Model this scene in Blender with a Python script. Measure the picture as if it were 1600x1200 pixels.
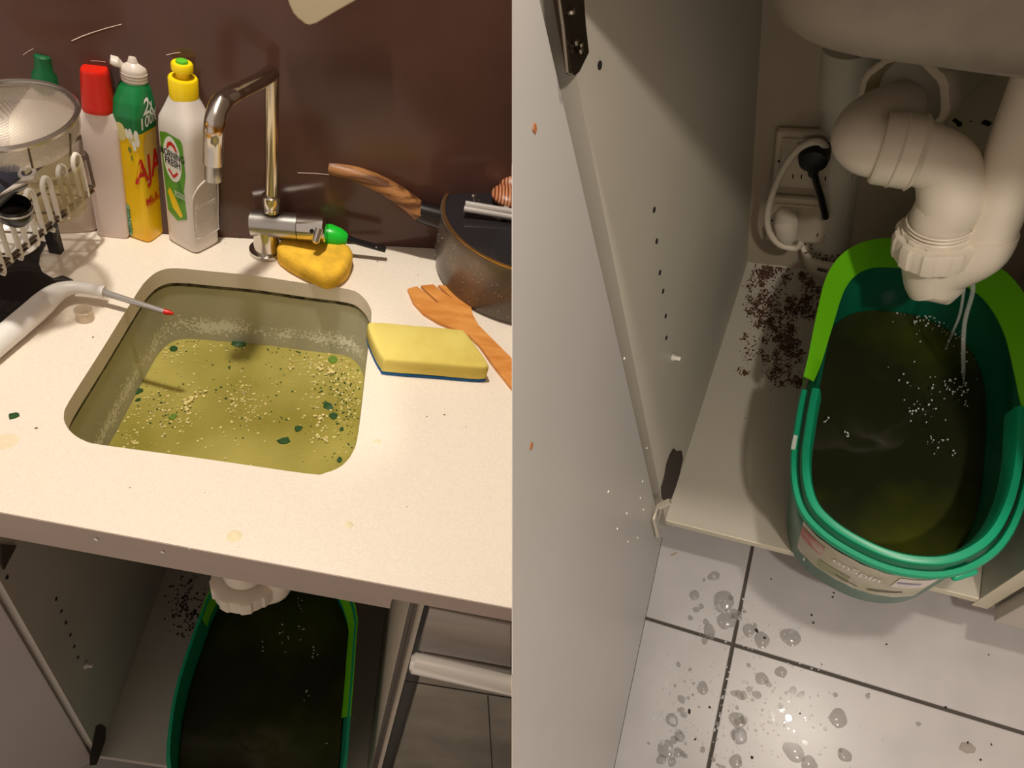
import bpy, bmesh, math, random
from mathutils import Vector, Matrix
from mathutils.geometry import tessellate_polygon
random.seed(11)
for o in list(bpy.data.objects): bpy.data.objects.remove(o)
SC = bpy.context.scene
COL = SC.collection

# ------------------------------------------------------------------ camera
# The photograph is a pair: the sink bench (left) and the cupboard under it (right).  Both are built as
# neighbouring sets, each with its own upright, with a thin partition added to keep their lamps apart.
FOC = 1100.0
class View:
    """a set seen from the common camera: maps picture positions on a known plane to set coordinates"""
    def __init__(s, zvp, a, b, rot, c, z0):
        n = Vector((zvp[0]-800, zvp[1]-600, FOC)).normalized()
        A, B = [s.r0(*q)*(c/s.r0(*q).dot(n)) for q in (a, b)]
        x = (B-A).normalized(); y = x.cross(n); t = math.radians(rot)
        s.ax = x*math.cos(t)+y*math.sin(t); s.ay = s.ax.cross(n); s.az = -n
        s.R = Matrix((s.ax, s.ay, s.az)); s.cam = Vector((0, 0, z0+c)); s.M = Matrix.Identity(4)
    def r0(s, u, v): return Vector((u-800, v-600, FOC))/FOC
    def ray(s, u, v): return s.R @ s.r0(u, v)
    def Z(s, u, v, z): r = s.ray(u, v); return s.cam+r*((z-s.cam.z)/r.z)
    def Y(s, u, v, y): r = s.ray(u, v); return s.cam+r*((y-s.cam.y)/r.y)
    def P(s, u, v, p, n): r = s.ray(u, v); return s.cam+r*((Vector(p)-s.cam).dot(n)/r.dot(n))
    def mpp(s, p): return (s.R.transposed() @ (Vector(p)-s.cam)).z/FOC
L = View((460, 1720), (0, 800), (800, 950), 6, .72, .9)
R = View((1120, 1210), (1040, 812), (1520, 932), 0, .92, .15)
R.M = Matrix.Translation(L.cam) @ (L.R @ R.R.transposed()).to_4x4() @ Matrix.Translation(-R.cam)
cd = bpy.data.cameras.new('camera'); cam = bpy.data.objects.new('camera', cd); COL.objects.link(cam)
cd.sensor_width = 36; cd.lens = FOC/1600*36; cd.clip_start = .01
c0, c1, c2 = L.R.col[0], L.R.col[1], L.R.col[2]
cam.matrix_world = Matrix.Translation(L.cam) @ Matrix((c0, -c1, -c2)).transposed().to_4x4()
SC.camera = cam
CAMX = c0.copy()                    # partition plane normal (through the camera position)

# ------------------------------------------------------------------ world, lamps, exposure
def lin(c): 
    c = c/255.0
    return c/12.92 if c <= .04045 else ((c+.055)/1.055)**2.4
def rgb(r, g, b): return (lin(r), lin(g), lin(b), 1)
w = bpy.data.worlds.new('room_light'); SC.world = w; w.use_nodes = True
w.node_tree.nodes['Background'].inputs[0].default_value = rgb(255, 238, 224)
w.node_tree.nodes['Background'].inputs[1].default_value = .60
def lamp(name, S, p, power, size, col=(255, 244, 230)):
    d = bpy.data.lights.new(name, 'POINT'); d.energy = power; d.shadow_soft_size = size; d.color = rgb(*col)[:3]
    o = bpy.data.objects.new(name, d); COL.objects.link(o); o.matrix_world = S.M @ Matrix.Translation(Vector(p)); return o
lamp('downlight_bench', L, (-.30, .74, 2.75), 108, .045, (255, 247, 235))
lamp('downlight_room', R, (.20, .225, 1.60), 24, .025)
lamp('downlight_kitchen', R, (.40, -.22, 1.61), 31, .03)
SC.view_settings.view_transform = 'Standard'; SC.view_settings.look = 'None'
SC.view_settings.exposure = 0; SC.view_settings.gamma = 1; SC.view_settings.use_curve_mapping = False

# ------------------------------------------------------------------ materials
MATS = {}
def mat(name, c, rough=.5, metal=0, spec=.5, bump=0, bscale=60, var=0, vscale=8, c2=None, thr=None, coat=0, trans=0, ior=1.45, alpha=1, stretch=None, sss=0, rvar=0):
    if name in MATS: return MATS[name]
    m = bpy.data.materials.new(name); m.use_nodes = True; nt = m.node_tree; N = nt.nodes; K = nt.links
    b = N['Principled BSDF']; col = rgb(*c)
    b.inputs['Base Color'].default_value = col; b.inputs['Roughness'].default_value = rough
    b.inputs['Metallic'].default_value = metal; b.inputs['Specular IOR Level'].default_value = spec
    b.inputs['Coat Weight'].default_value = coat; b.inputs['Transmission Weight'].default_value = trans
    b.inputs['IOR'].default_value = ior; b.inputs['Alpha'].default_value = alpha
    if sss: b.inputs['Subsurface Weight'].default_value = sss; b.inputs['Subsurface Radius'].default_value = (.01, .008, .005)
    if sss: b.inputs['Subsurface Scale'].default_value = .5
    tc = N.new('ShaderNodeTexCoord'); src = tc.outputs['Object']
    if stretch:
        mp = N.new('ShaderNodeMapping'); mp.inputs['Scale'].default_value = stretch; K.new(src, mp.inputs[0]); src = mp.outputs[0]
    if var or c2:
        n = N.new('ShaderNodeTexNoise'); n.inputs['Scale'].default_value = vscale; n.inputs['Detail'].default_value = 5; K.new(src, n.inputs['Vector'])
        r = N.new('ShaderNodeValToRGB'); e = r.color_ramp.elements
        lo, hi = thr if thr else (.3, .7)
        e[0].position = lo; e[1].position = hi
        if c2: e[0].color = col; e[1].color = rgb(*c2)
        else:
            e[0].color = tuple(x*(1-var) for x in col[:3])+(1,); e[1].color = tuple(min(1, x*(1+var)) for x in col[:3])+(1,)
        K.new(n.outputs['Fac'], r.inputs[0]); K.new(r.outputs[0], b.inputs['Base Color'])
        if rvar:
            mr = N.new('ShaderNodeMapRange'); mr.inputs['To Min'].default_value = max(0, rough-rvar); mr.inputs['To Max'].default_value = min(1, rough+rvar)
            K.new(n.outputs['Fac'], mr.inputs['Value']); K.new(mr.outputs[0], b.inputs['Roughness'])
    if bump:
        n2 = N.new('ShaderNodeTexNoise'); n2.inputs['Scale'].default_value = bscale; n2.inputs['Detail'].default_value = 4; K.new(src, n2.inputs['Vector'])
        bp = N.new('ShaderNodeBump'); bp.inputs['Strength'].default_value = bump; bp.inputs['Distance'].default_value = .002
        K.new(n2.outputs['Fac'], bp.inputs['Height']); K.new(bp.outputs[0], b.inputs['Normal'])
    MATS[name] = m; return m
def wood(name, ca, cb, scale, axis=(1, 1, 1), rough=.5, dist=4):
    m = bpy.data.materials.new(name); m.use_nodes = True; nt = m.node_tree; N = nt.nodes; K = nt.links; b = N['Principled BSDF']
    tc = N.new('ShaderNodeTexCoord'); mp = N.new('ShaderNodeMapping'); mp.inputs['Scale'].default_value = axis; K.new(tc.outputs['Object'], mp.inputs[0])
    n = N.new('ShaderNodeTexWave'); n.inputs['Scale'].default_value = scale; n.inputs['Distortion'].default_value = dist; n.inputs['Detail'].default_value = 3
    K.new(mp.outputs[0], n.inputs[0]); r = N.new('ShaderNodeValToRGB'); r.color_ramp.elements[0].color = rgb(*ca); r.color_ramp.elements[1].color = rgb(*cb)
    K.new(n.outputs['Fac'], r.inputs[0]); K.new(r.outputs[0], b.inputs['Base Color']); b.inputs['Roughness'].default_value = rough
    MATS[name] = m; return m
def meshmat(name, c):
    """fine woven wire: square holes far below a pixel, cut out of the metal"""
    m = bpy.data.materials.new(name); m.use_nodes = True; nt = m.node_tree; N = nt.nodes; K = nt.links; b = N['Principled BSDF']
    b.inputs['Base Color'].default_value = rgb(*c); b.inputs['Metallic'].default_value = .6; b.inputs['Roughness'].default_value = .55
    tc = N.new('ShaderNodeTexCoord'); ck = N.new('ShaderNodeTexChecker'); ck.inputs['Scale'].default_value = 900; K.new(tc.outputs['Object'], ck.inputs[0])
    mr = N.new('ShaderNodeMapRange'); mr.inputs['To Min'].default_value = .35; mr.inputs['To Max'].default_value = .8; K.new(ck.outputs['Fac'], mr.inputs[0]); K.new(mr.outputs[0], b.inputs['Alpha'])
    MATS[name] = m; return m

# ------------------------------------------------------------------ mesh helpers: each returns (verts, faces)
def join(*ms):
    V, Fs = [], []
    for v, f in ms:
        k = len(V); V += list(v); Fs += [tuple(i+k for i in q) for q in f]
    return V, Fs
def loft(rings, cap0=True, cap1=True):
    n = len(rings[0]); V = [Vector(p) for r in rings for p in r]; Fs = []
    for i in range(len(rings)-1):
        for j in range(n):
            a = i*n+j; b = i*n+(j+1) % n; Fs.append((a, b, b+n, a+n))
    if cap0: Fs.append(tuple(range(n-1, -1, -1)))
    if cap1: Fs.append(tuple(range((len(rings)-1)*n, len(rings)*n)))
    return V, Fs
def frames(path):
    T = []
    for i in range(len(path)):
        a = path[max(0, i-1)]; b = path[min(len(path)-1, i+1)]; T.append((b-a).normalized())
    u = T[0].orthogonal().normalized(); out = []
    for t in T:
        u = (u-t*u.dot(t)).normalized(); out.append((t, u, t.cross(u)))
    return out
def tube(path, r, seg=12, cap=True, flat=1.0, upv=None):
    path = [Vector(p) for p in path]; rr = r if isinstance(r, (list, tuple)) else [r]*len(path); rings = []
    for p, (t, u, v), q in zip(path, frames(path), rr):
        if upv is not None:
            v = (Vector(upv)-t*Vector(upv).dot(t)).normalized(); u = v.cross(t)
        rings.append([p+u*(q*math.cos(2*math.pi*k/seg))+v*(q*flat*math.sin(2*math.pi*k/seg)) for k in range(seg)])
    return loft(rings, cap, cap)
def catmull(pts, per=8, closed=False):
    out = []; n = len(pts); rng = range(n if closed else n-1)
    def g(i): return pts[i % n] if closed else pts[max(0, min(n-1, i))]
    def ar(a): return a if isinstance(a, Vector) else a
    for i in rng:
        p0, p1, p2, p3 = g(i-1), g(i), g(i+1), g(i+2)
        for k in range(per):
            t = k/per
            out.append(.5*((2*p1)+(p2-p0)*t+(2*p0-5*p1+4*p2-p3)*t*t+(3*p1-p0-3*p2+p3)*t**3))
    if not closed: out.append(pts[-1])
    return out
def lathe(prof, origin, axis=(0, 0, 1), seg=24, cap0=True, cap1=True, lobes=0, amp=0):
    ax = Vector(axis).normalized(); u = ax.orthogonal().normalized(); v = ax.cross(u); o = Vector(origin); rings = []
    for r, z in prof:
        rings.append([o+ax*z+(u*math.cos(2*math.pi*k/seg)+v*math.sin(2*math.pi*k/seg))*(r*(1+(amp*(1 if math.cos(lobes*2*math.pi*k/seg) > .3 else 0) if lobes else 0))) for k in range(seg)])
    return loft(rings, cap0, cap1)
def prism(poly, vec):
    """extrude a planar polygon (list of points) along vec"""
    poly = [Vector(p) for p in poly]; vec = Vector(vec); n = len(poly)
    V = poly+[p+vec for p in poly]; Fs = []
    for t in tessellate_polygon([poly]):
        Fs.append((t[2], t[1], t[0])); Fs.append((t[0]+n, t[1]+n, t[2]+n))
    for i in range(n): j = (i+1) % n; Fs.append((i, j, j+n, i+n))
    return V, Fs
def slab(outer, hole, z0, z1):
    """horizontal slab with a hole"""
    no, nh = len(outer), len(hole); tri = tessellate_polygon([[Vector((p.x, p.y, 0)) for p in outer], [Vector((p.x, p.y, 0)) for p in hole]])
    allp = list(outer)+list(hole); n = no+nh
    V = [Vector((p.x, p.y, z0)) for p in allp]+[Vector((p.x, p.y, z1)) for p in allp]; Fs = []
    for t in tri: Fs.append((t[2], t[1], t[0])); Fs.append((t[0]+n, t[1]+n, t[2]+n))
    for i in range(no): j = (i+1) % no; Fs.append((i, j, j+n, i+n))
    for i in range(nh): j = (i+1) % nh; Fs.append((no+j, no+i, no+i+n, no+j+n))
    return V, Fs
def obox(c, X, Y, Z):
    c, X, Y, Z = Vector(c), Vector(X), Vector(Y), Vector(Z)
    V = [c+X*a+Y*b+Z*d for d in (-1, 1) for b in (-1, 1) for a in (-1, 1)]
    return V, [(0, 2, 3, 1), (4, 5, 7, 6), (0, 1, 5, 4), (2, 6, 7, 3), (0, 4, 6, 2), (1, 3, 7, 5)]
def box(x0, x1, y0, y1, z0, z1):
    return obox(((x0+x1)/2, (y0+y1)/2, (z0+z1)/2), ((x1-x0)/2, 0, 0), (0, (y1-y0)/2, 0), (0, 0, (z1-z0)/2))
def wall(a, b, z0, z1, t):
    """vertical board whose face runs a->b (xy); thickness t to the left of the direction"""
    a = Vector((a[0], a[1], 0)); b = Vector((b[0], b[1], 0)); d = (b-a).normalized(); n = Vector((-d.y, d.x, 0))*t
    return prism([a+Vector((0, 0, z0)), b+Vector((0, 0, z0)), b+n+Vector((0, 0, z0)), a+n+Vector((0, 0, z0))], (0, 0, z1-z0))
def ball(c, rx, ry=None, rz=None, seg=12, X=None, Y=None, Z=None):
    ry = ry or rx; rz = rz or rx; X = X or Vector((1, 0, 0)); Y = Y or Vector((0, 1, 0)); Z = Z or Vector((0, 0, 1)); c = Vector(c); h = seg//2
    rings = [[c+X*(rx*math.sin(math.pi*i/h)*math.cos(2*math.pi*k/seg))+Y*(ry*math.sin(math.pi*i/h)*math.sin(2*math.pi*k/seg))-Z*(rz*math.cos(math.pi*i/h)) for k in range(seg)] for i in range(1, h)]
    return loft(rings)
def scrap(p, nrm, r, t, n=6):
    """a small torn flake lying on a surface"""
    nrm = Vector(nrm).normalized(); u = nrm.orthogonal().normalized(); v = nrm.cross(u); a0 = random.random()*6.28; el = random.uniform(.55, 1)
    pts = [Vector(p)+(u*math.cos(a0)+v*math.sin(a0))*(math.cos(6.283*k/n)*r*random.uniform(.6, 1.1))+(-u*math.sin(a0)+v*math.cos(a0))*(math.sin(6.283*k/n)*r*el*random.uniform(.6, 1.1)) for k in range(n)]
    return loft([pts, [q+nrm*t+(q-Vector(p))*-.15 for q in pts]])
def blot(p, r, t, n=14):
    a0 = random.random()*6.28; el = random.uniform(.7, 1); u = V3(math.cos(a0), math.sin(a0), 0); v = V3(-math.sin(a0), math.cos(a0), 0); ph = random.random()*6
    pts = [Vector(p)+u*(math.cos(6.2832*k/n)*r*(1+.12*math.sin(2*6.2832*k/n+ph)))+v*(math.sin(6.2832*k/n)*r*el*(1+.1*math.sin(3*6.2832*k/n+ph))) for k in range(n)]
    return loft([pts, [q+UP*t+(q-Vector(p))*-.06 for q in pts]])
def text2d(s, bold=.0):
    cu = bpy.data.curves.new('t', 'FONT'); cu.body = s; cu.align_x = 'CENTER'; cu.align_y = 'CENTER'; cu.offset = bold; cu.resolution_u = 3
    o = bpy.data.objects.new('t', cu); COL.objects.link(o); bpy.context.view_layer.update()
    me = o.evaluated_get(bpy.context.evaluated_depsgraph_get()).to_mesh()
    v = [(p.co.x, p.co.y) for p in me.vertices]; f = [tuple(q.vertices) for q in me.polygons]; o.to_mesh_clear() if False else None
    bpy.data.objects.remove(o); bpy.data.curves.remove(cu); return v, f

# ------------------------------------------------------------------ object helpers
SETS = {}
def mkmesh(name, vf, m, base, smooth=40):
    v, f = vf; base = Vector(base)
    me = bpy.data.meshes.new(name); me.from_pydata([tuple(Vector(p)-base) for p in v], [], f); me.validate(); me.update()
    bm = bmesh.new(); bm.from_mesh(me); bmesh.ops.recalc_face_normals(bm, faces=bm.faces); bm.to_mesh(me); bm.free()
    if smooth:
        for p in me.polygons: p.use_smooth = True
        me.set_sharp_from_angle(angle=math.radians(smooth))
    for q in (m if isinstance(m, list) else [m]): me.materials.append(q)
    return me
class Thing:
    def __init__(s, S, name, base, label, cat, group=None, kind=None):
        s.S = S; s.base = Vector(base); s.o = bpy.data.objects.new(name, None); COL.objects.link(s.o); s.o.empty_display_size = .02
        s.o.matrix_world = S.M @ Matrix.Translation(s.base); SETS[s.o.name] = S
        tag(s.o, label, cat, group, kind)
    def part(s, name, vf, m, parent=None, bevel=0, smooth=40, label=None, kind=None):
        o = bpy.data.objects.new(name, mkmesh(name, vf, m, s.base, smooth)); COL.objects.link(o); o.parent = parent or s.o; SETS[o.name] = s.S
        if bevel: bev(o, bevel)
        if label: o['label'] = label
        if kind: o['kind'] = kind
        return o
def tag(o, label=None, cat=None, group=None, kind=None):
    if label: o['label'] = label
    if cat: o['category'] = cat
    if group: o['group'] = group
    if kind: o['kind'] = kind
def bev(o, wd, seg=2):
    b = o.modifiers.new('bevel', 'BEVEL'); b.width = wd; b.segments = seg; b.limit_method = 'ANGLE'; b.angle_limit = math.radians(50)
def single(S, name, vf, m, label=None, cat=None, group=None, kind=None, base=None, bevel=0, smooth=40):
    if base is None:
        zs = [p.z for p in vf[0]]; base = Vector((sum(p.x for p in vf[0])/len(zs), sum(p.y for p in vf[0])/len(zs), min(zs)))
    o = bpy.data.objects.new(name, mkmesh(name, vf, m, base, smooth)); COL.objects.link(o); o.matrix_world = S.M @ Matrix.Translation(Vector(base)); SETS[o.name] = S
    tag(o, label, cat, group, kind)
    if bevel: bev(o, bevel)
    return o
def V3(x, y, z): return Vector((x, y, z))
UP = Vector((0, 0, 1))

# ================================================================== LEFT SET: the sink bench
ZT = .9
def Lc(u, v, h=0): return L.Z(u, v, ZT+h)
fa, fb = Lc(0, 800), Lc(800, 950); fd = (fb-fa).normalized(); fn = V3(-fd.y, fd.x, 0)      # bench front line
wa, wb = Lc(345, 370), Lc(680, 388); wd = (wb-wa).normalized(); wn = V3(-wd.y, wd.x, 0)    # foot of the splashback
def LF(u, v, back=0): return L.P(u, v, fa+fn*back, fn)
def LW(u, v, off=0): return L.P(u, v, wa-wn*off, wn)
m_splash = mat('splash_brown_glass', (92, 64, 55), .16, spec=.45, var=.2, vscale=5, bump=.02, bscale=25, rvar=.06)
m_bench = mat('bench_cream', (236, 224, 207), .42, var=.05, vscale=420, bump=.12, bscale=500)
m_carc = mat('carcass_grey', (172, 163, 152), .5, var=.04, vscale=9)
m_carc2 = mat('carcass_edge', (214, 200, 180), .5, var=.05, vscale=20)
m_rail = mat('bench_edge_grey', (176, 156, 142), .45, var=.04, vscale=14)
m_floor = mat('floor_grey', (150, 146, 140), .5, var=.1, vscale=6)

wl, wr = wa-wd*1.1, wb+wd*.35
single(L, 'wall_back', wall((wl.x, wl.y), (wr.x, wr.y), .0, 2.3, .05), m_splash, 'glossy dark brown splashback wall behind the sink', 'wall', kind='structure')
fo = fa-fn*.0
single(L, 'floor', prism([V3(-1.2, -.1, -.02), V3(.35, -.1, -.02), V3(.35, 1.0, -.02), V3(-1.2, .85, -.02)], (0, 0, .02)), m_floor, 'grey floor under the sink bench', 'floor', kind='structure')
trim = single(L, 'trim_1', join(*[tube([LW(u0, v0, .0), LW((u0+u1)/2, (v0+v1)/2-.7, .0), LW(u1, v1, .0)], r, 6) for u0, v0, u1, v1, r in ((112, 64, 144, 51, .0006), (144, 51, 190, 38, .0005), (36, 86, 52, 76, .0003), (260, 86, 282, 82, .0004), (142, 95, 165, 97, .0003), (465, 270, 515, 273, .0005))]), mat('scratch_and_highlight', (225, 205, 190), .3), 'pale scratches and a painted highlight line on the brown splashback', 'scratches', kind='structure')  # last strip is a highlight painted as a pale line, the rest are scratches

# bench top with its rounded cut-out
hole_px = [(100, 648), (102, 662), (113, 677), (133, 689), (165, 696), (320, 717), (480, 740), (508, 739), (535, 727), (552, 705), (560, 675), (570, 590), (580, 500), (578, 480), (566, 463), (545, 452), (480, 443), (400, 431), (330, 424), (275, 419), (250, 423), (232, 435), (214, 458), (160, 545), (108, 627)]
hole = catmull([Lc(*p) for p in hole_px], 3, True)
bl, br = fa-fd*.75, fb+fd*.12; cl, cr = wa-wd*1.05-wn*.001, wb+wd*.3-wn*.001
bench = Thing(L, 'benchtop', V3(0, .7, .87), 'cream speckled stone benchtop with a rounded sink cut-out', 'benchtop')
bench.part('slab', slab([bl, br, cr, cl], hole, .872, .9), m_bench, smooth=30)
bench.part('front_edge', wall(((bl-fn*.001).x, (bl-fn*.001).y), ((br-fn*.001).x, (br-fn*.001).y), .872, .8995, .0008), m_rail)
# flecks / stains on the bench
for i, (u, v, r, c) in enumerate(((10, 690, .012, (232, 216, 184)), (366, 838, .008, (234, 220, 180)), (545, 820, .005, (234, 220, 182)), (590, 690, .005, (234, 220, 186)))):
    p = Lc(u, v); bench.part('stain', lathe([(r, 0), (r*.9, .0003)], p, seg=14), mat('stain_%d' % i, c, .5, var=.05, vscale=200))

# sink bowl
ctr = sum(hole, Vector())/len(hole)
def ring_at(z, k, dz=0): return [V3(ctr.x+(p.x-ctr.x)*k, ctr.y+(p.y-ctr.y)*k, z) for p in hole]
def sinkmat():
    m = mat('sink_steel', (186, 182, 160), .42, metal=.25, var=.14, vscale=7); N = m.node_tree.nodes; K = m.node_tree.links; b = N['Principled BSDF']
    ramp = b.inputs['Base Color'].links[0].from_socket
    tc = N.new('ShaderNodeTexCoord'); n = N.new('ShaderNodeTexNoise'); n.inputs['Scale'].default_value = 230; n.inputs['Detail'].default_value = 3; K.new(tc.outputs['Object'], n.inputs[0])
    n2 = N.new('ShaderNodeTexNoise'); n2.inputs['Scale'].default_value = 14; n2.inputs['Detail'].default_value = 3; K.new(tc.outputs['Object'], n2.inputs[0])
    sx = N.new('ShaderNodeSeparateXYZ'); K.new(tc.outputs['Object'], sx.inputs[0])
    cr_ = N.new('ShaderNodeValToRGB'); e = cr_.color_ramp.elements; e[0].position = .0; e[0].color = (0, 0, 0, 1); e[1].position = 1; e[1].color = (0, 0, 0, 1)
    for pos, val in ((.05, .2), (.25, 1), (.45, .35), (.6, .0)):
        q = e.new(pos); q.color = (val, val, val, 1)
    mr = N.new('ShaderNodeMapRange'); mr.inputs['From Min'].default_value = -.002; mr.inputs['From Max'].default_value = .12; K.new(sx.outputs['Z'], mr.inputs[0]); K.new(mr.outputs[0], cr_.inputs[0])
    a = N.new('ShaderNodeMath'); a.operation = 'MULTIPLY'; K.new(cr_.outputs[0], a.inputs[0]); K.new(n2.outputs['Fac'], a.inputs[1])
    s = N.new('ShaderNodeMath'); s.operation = 'MULTIPLY_ADD'; K.new(a.outputs[0], s.inputs[0]); s.inputs[1].default_value = .62; K.new(n.outputs['Fac'], s.inputs[2])
    g = N.new('ShaderNodeMapRange'); g.inputs['From Min'].default_value = .74; g.inputs['From Max'].default_value = .84; K.new(s.outputs[0], g.inputs[0])
    mx = N.new('ShaderNodeMix'); mx.data_type = 'RGBA'; K.new(g.outputs[0], mx.inputs['Factor']); K.new(ramp, mx.inputs['A']); mx.inputs['B'].default_value = rgb(232, 228, 206)
    K.new(mx.outputs['Result'], b.inputs['Base Color'])
    iv = N.new('ShaderNodeMath'); iv.operation = 'MULTIPLY_ADD'; K.new(g.outputs[0], iv.inputs[0]); iv.inputs[1].default_value = -.25; iv.inputs[2].default_value = .25; K.new(iv.outputs[0], b.inputs['Metallic'])
    return m
WZ = .757
sink = Thing(L, 'kitchen_sink', V3(ctr.x, ctr.y, WZ), 'undermounted steel sink bowl with rounded corners, scummy and full of water', 'sink')
sink.part('bowl', loft([ring_at(.8715, 1.06), ring_at(.8705, 1.045), ring_at(.87, 1.015), ring_at(.80, 1.0), ring_at(.745, .985), ring_at(.725, .955), ring_at(.715, .88), ring_at(.712, .3)], False, True), sinkmat(), smooth=60)
dr = L.Z(492, 612, .725)
sink.part('drain_basket', lathe([(.040, 0), (.040, .012), (.034, .014), (.030, .004)], V3(dr.x, dr.y, .7135), seg=28), mat('drain_steel', (190, 188, 150), .35, metal=.6))
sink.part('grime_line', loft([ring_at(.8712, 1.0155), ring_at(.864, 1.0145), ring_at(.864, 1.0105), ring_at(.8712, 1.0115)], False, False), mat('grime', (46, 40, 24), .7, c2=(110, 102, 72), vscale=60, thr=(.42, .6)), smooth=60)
m_dish = mat('dishwater', (146, 136, 60), .12, spec=.35, c2=(184, 172, 92), vscale=5.5, thr=(.38, .68), alpha=.93, bump=.03, bscale=30)
single(L, 'dishwater', loft([ring_at(.744, .978), ring_at(WZ, .987)], True, True), m_dish, 'murky yellow-green dishwater filling the sink', 'water', smooth=20)

# floating food: the larger pieces one by one, the crumbs as stuff
m_leaf = mat('herb_green', (34, 74, 28), .45, var=.35, vscale=120); m_leaf2 = mat('herb_bright', (96, 130, 40), .45, var=.2, vscale=120)
m_pulp = mat('food_pulp', (212, 196, 128), .6, var=.15, vscale=90)
def Lw(u, v): return L.Z(u, v, WZ+.0006)
leaves = [(375, 536, 13, 'curled dark herb leaf at the back of the dishwater, near the tap shadow', m_leaf), (272, 545, 9, 'dark herb leaf at the back left of the dishwater', m_leaf), (215, 611, 8, 'dark herb leaf floating near the left sink wall', m_leaf),
          (444, 689, 12, 'pale-edged herb leaf near the front of the dishwater', m_leaf), (466, 669, 8, 'triangular dark herb leaf just behind the pale-edged one', m_leaf), (512, 634, 12, 'large dark herb leaf on the right of the dishwater', m_leaf), (521, 650, 8, 'squarish dark herb leaf below the large one on the right', m_leaf),
          (533, 671, 6, 'small dark herb leaf by the right sink wall', m_leaf), (531, 718, 7, 'dark herb leaf at the front right corner of the sink', m_leaf), (270, 651, 6, 'bright green herb leaf in the left middle of the dishwater', m_leaf2), (520, 562, 11, 'bright green leaf at the back right of the dishwater', m_leaf2), (216, 625, 5, 'tiny herb leaf in front of the leaf at the left wall', m_leaf)]
for u, v, r, lab, m in leaves:
    single(L, 'herb_leaf', scrap(Lw(u, v), UP, r*.00105, .0012, 8), m, lab, 'leaf', 'herb leaves floating in the sink')
pulps = [(295, 624, 9, 'pale pulp lump in the middle left of the dishwater'), (291, 638, 8, 'pale pulp lump in front of the one in the middle left'), (313, 616, 7, 'pale pulp lump right of the middle left pair'), (502, 575, 8, 'pale pulp lump near the back of the dishwater'), (518, 580, 9, 'pale pulp lump beside the bright green leaf'), (500, 655, 10, 'loose pale pulp cluster on the right of the dishwater'), (506, 686, 9, 'pale pulp lump towards the front right of the sink'), (455, 575, 7, 'pale pulp lump at the back middle of the dishwater')]
for u, v, r, lab in pulps:
    q = join(*[scrap(Lw(u+random.gauss(0, r*.55), v+random.gauss(0, r*.45))+V3(0, 0, .0003*i), UP, r*.00042*random.uniform(.6, 1.3), .0012, 7) for i in range(9)])
    single(L, 'pulp_lump', q, m_pulp, lab, 'food scrap', 'pulp lumps floating in the sink')
def cloud(spots, zfun, rmin, rmax, th=.0006, sides=5):
    ms = []
    for u, v, su, sv, n in spots:
        for _ in range(n):
            ms.append(scrap(zfun(random.gauss(u, su), random.gauss(v, sv)), UP, random.uniform(rmin, rmax), th, sides))
    return join(*ms)
def in_sink(u, v):
    p = Lw(u, v); q = V3((p.x-ctr.x)/.97+ctr.x, (p.y-ctr.y)/.97+ctr.y, 0); ins = False; n = len(hole)
    for i in range(n):
        a, b = hole[i], hole[(i+1) % n]
        if (a.y > q.y) != (b.y > q.y) and q.x < (b.x-a.x)*(q.y-a.y)/(b.y-a.y)+a.x: ins = not ins
    return ins
def cloud_sink(spots, rmin, rmax):
    ms = []
    for u, v, su, sv, n in spots:
        k = 0
        while k < n:
            a, b = random.gauss(u, su), random.gauss(v, sv); k += 1
            if in_sink(a, b): ms.append(scrap(Lw(a, b), UP, random.uniform(rmin, rmax), .0007, 5))
    return join(*ms)
single(L, 'floating_crumbs', cloud_sink([(250, 560, 30, 12, 40), (505, 575, 28, 14, 130), (540, 610, 16, 30, 130), (215, 650, 30, 40, 70), (260, 645, 25, 18, 80), (380, 630, 20, 18, 110), (500, 650, 25, 35, 80), (350, 640, 110, 60, 80), (200, 690, 20, 12, 30), (300, 545, 40, 6, 40)], .0009, .0034), m_pulp, 'pale crumbs of food scattered over the dishwater', 'food scraps', kind='stuff')
single(L, 'floating_herb_flecks', cloud_sink([(540, 640, 14, 40, 110), (300, 528, 25, 5, 40), (375, 530, 15, 8, 25), (250, 640, 30, 30, 30), (400, 580, 60, 20, 26), (420, 640, 80, 45, 40), (525, 590, 18, 20, 60), (470, 548, 40, 6, 40)], .0007, .0024), m_leaf, 'dark green herb flecks scattered over the dishwater', 'food scraps', kind='stuff')

# cabinet under the bench
cab = Thing(L, 'sink_cabinet', V3(-.2, .6, 0), 'grey sink cabinet standing open below the cream benchtop', 'cabinet')
ra, rb = fa-fd*.75+fn*.006, LF(612, 935)+fn*.006
cab.part('top_rail', wall((ra.x, ra.y), (rb.x, rb.y), .836, .871, .018), m_rail)
pl0, pl1 = V3(-.437, .452, 0), V3(-.440, .93, 0)
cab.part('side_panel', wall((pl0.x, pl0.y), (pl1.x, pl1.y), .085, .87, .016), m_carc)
pr0 = LF(612, 1050)+fn*.008; pr1 = pr0+V3(0, .55, 0)
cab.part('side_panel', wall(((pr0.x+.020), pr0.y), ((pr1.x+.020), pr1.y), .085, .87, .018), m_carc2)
cab.part('base_panel', prism([V3(-.437, .452, .085), V3(pr0.x, pr0.y, .085), V3(pr1.x, pr1.y, .085), V3(-.44, .93, .085)], (0, 0, .016)), m_carc)
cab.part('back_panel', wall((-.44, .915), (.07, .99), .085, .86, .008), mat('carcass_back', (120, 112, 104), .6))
h0 = V3(-.446, .446, 0); h1 = h0+V3(-.40, -.30, 0)
door = cab.part('door', wall((h1.x, h1.y), (h0.x, h0.y), .09, .83, .016), mat('door_grey', (158, 146, 140), .4, var=.03, vscale=6), bevel=.001)
pn = V3(1, 0, 0)
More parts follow.
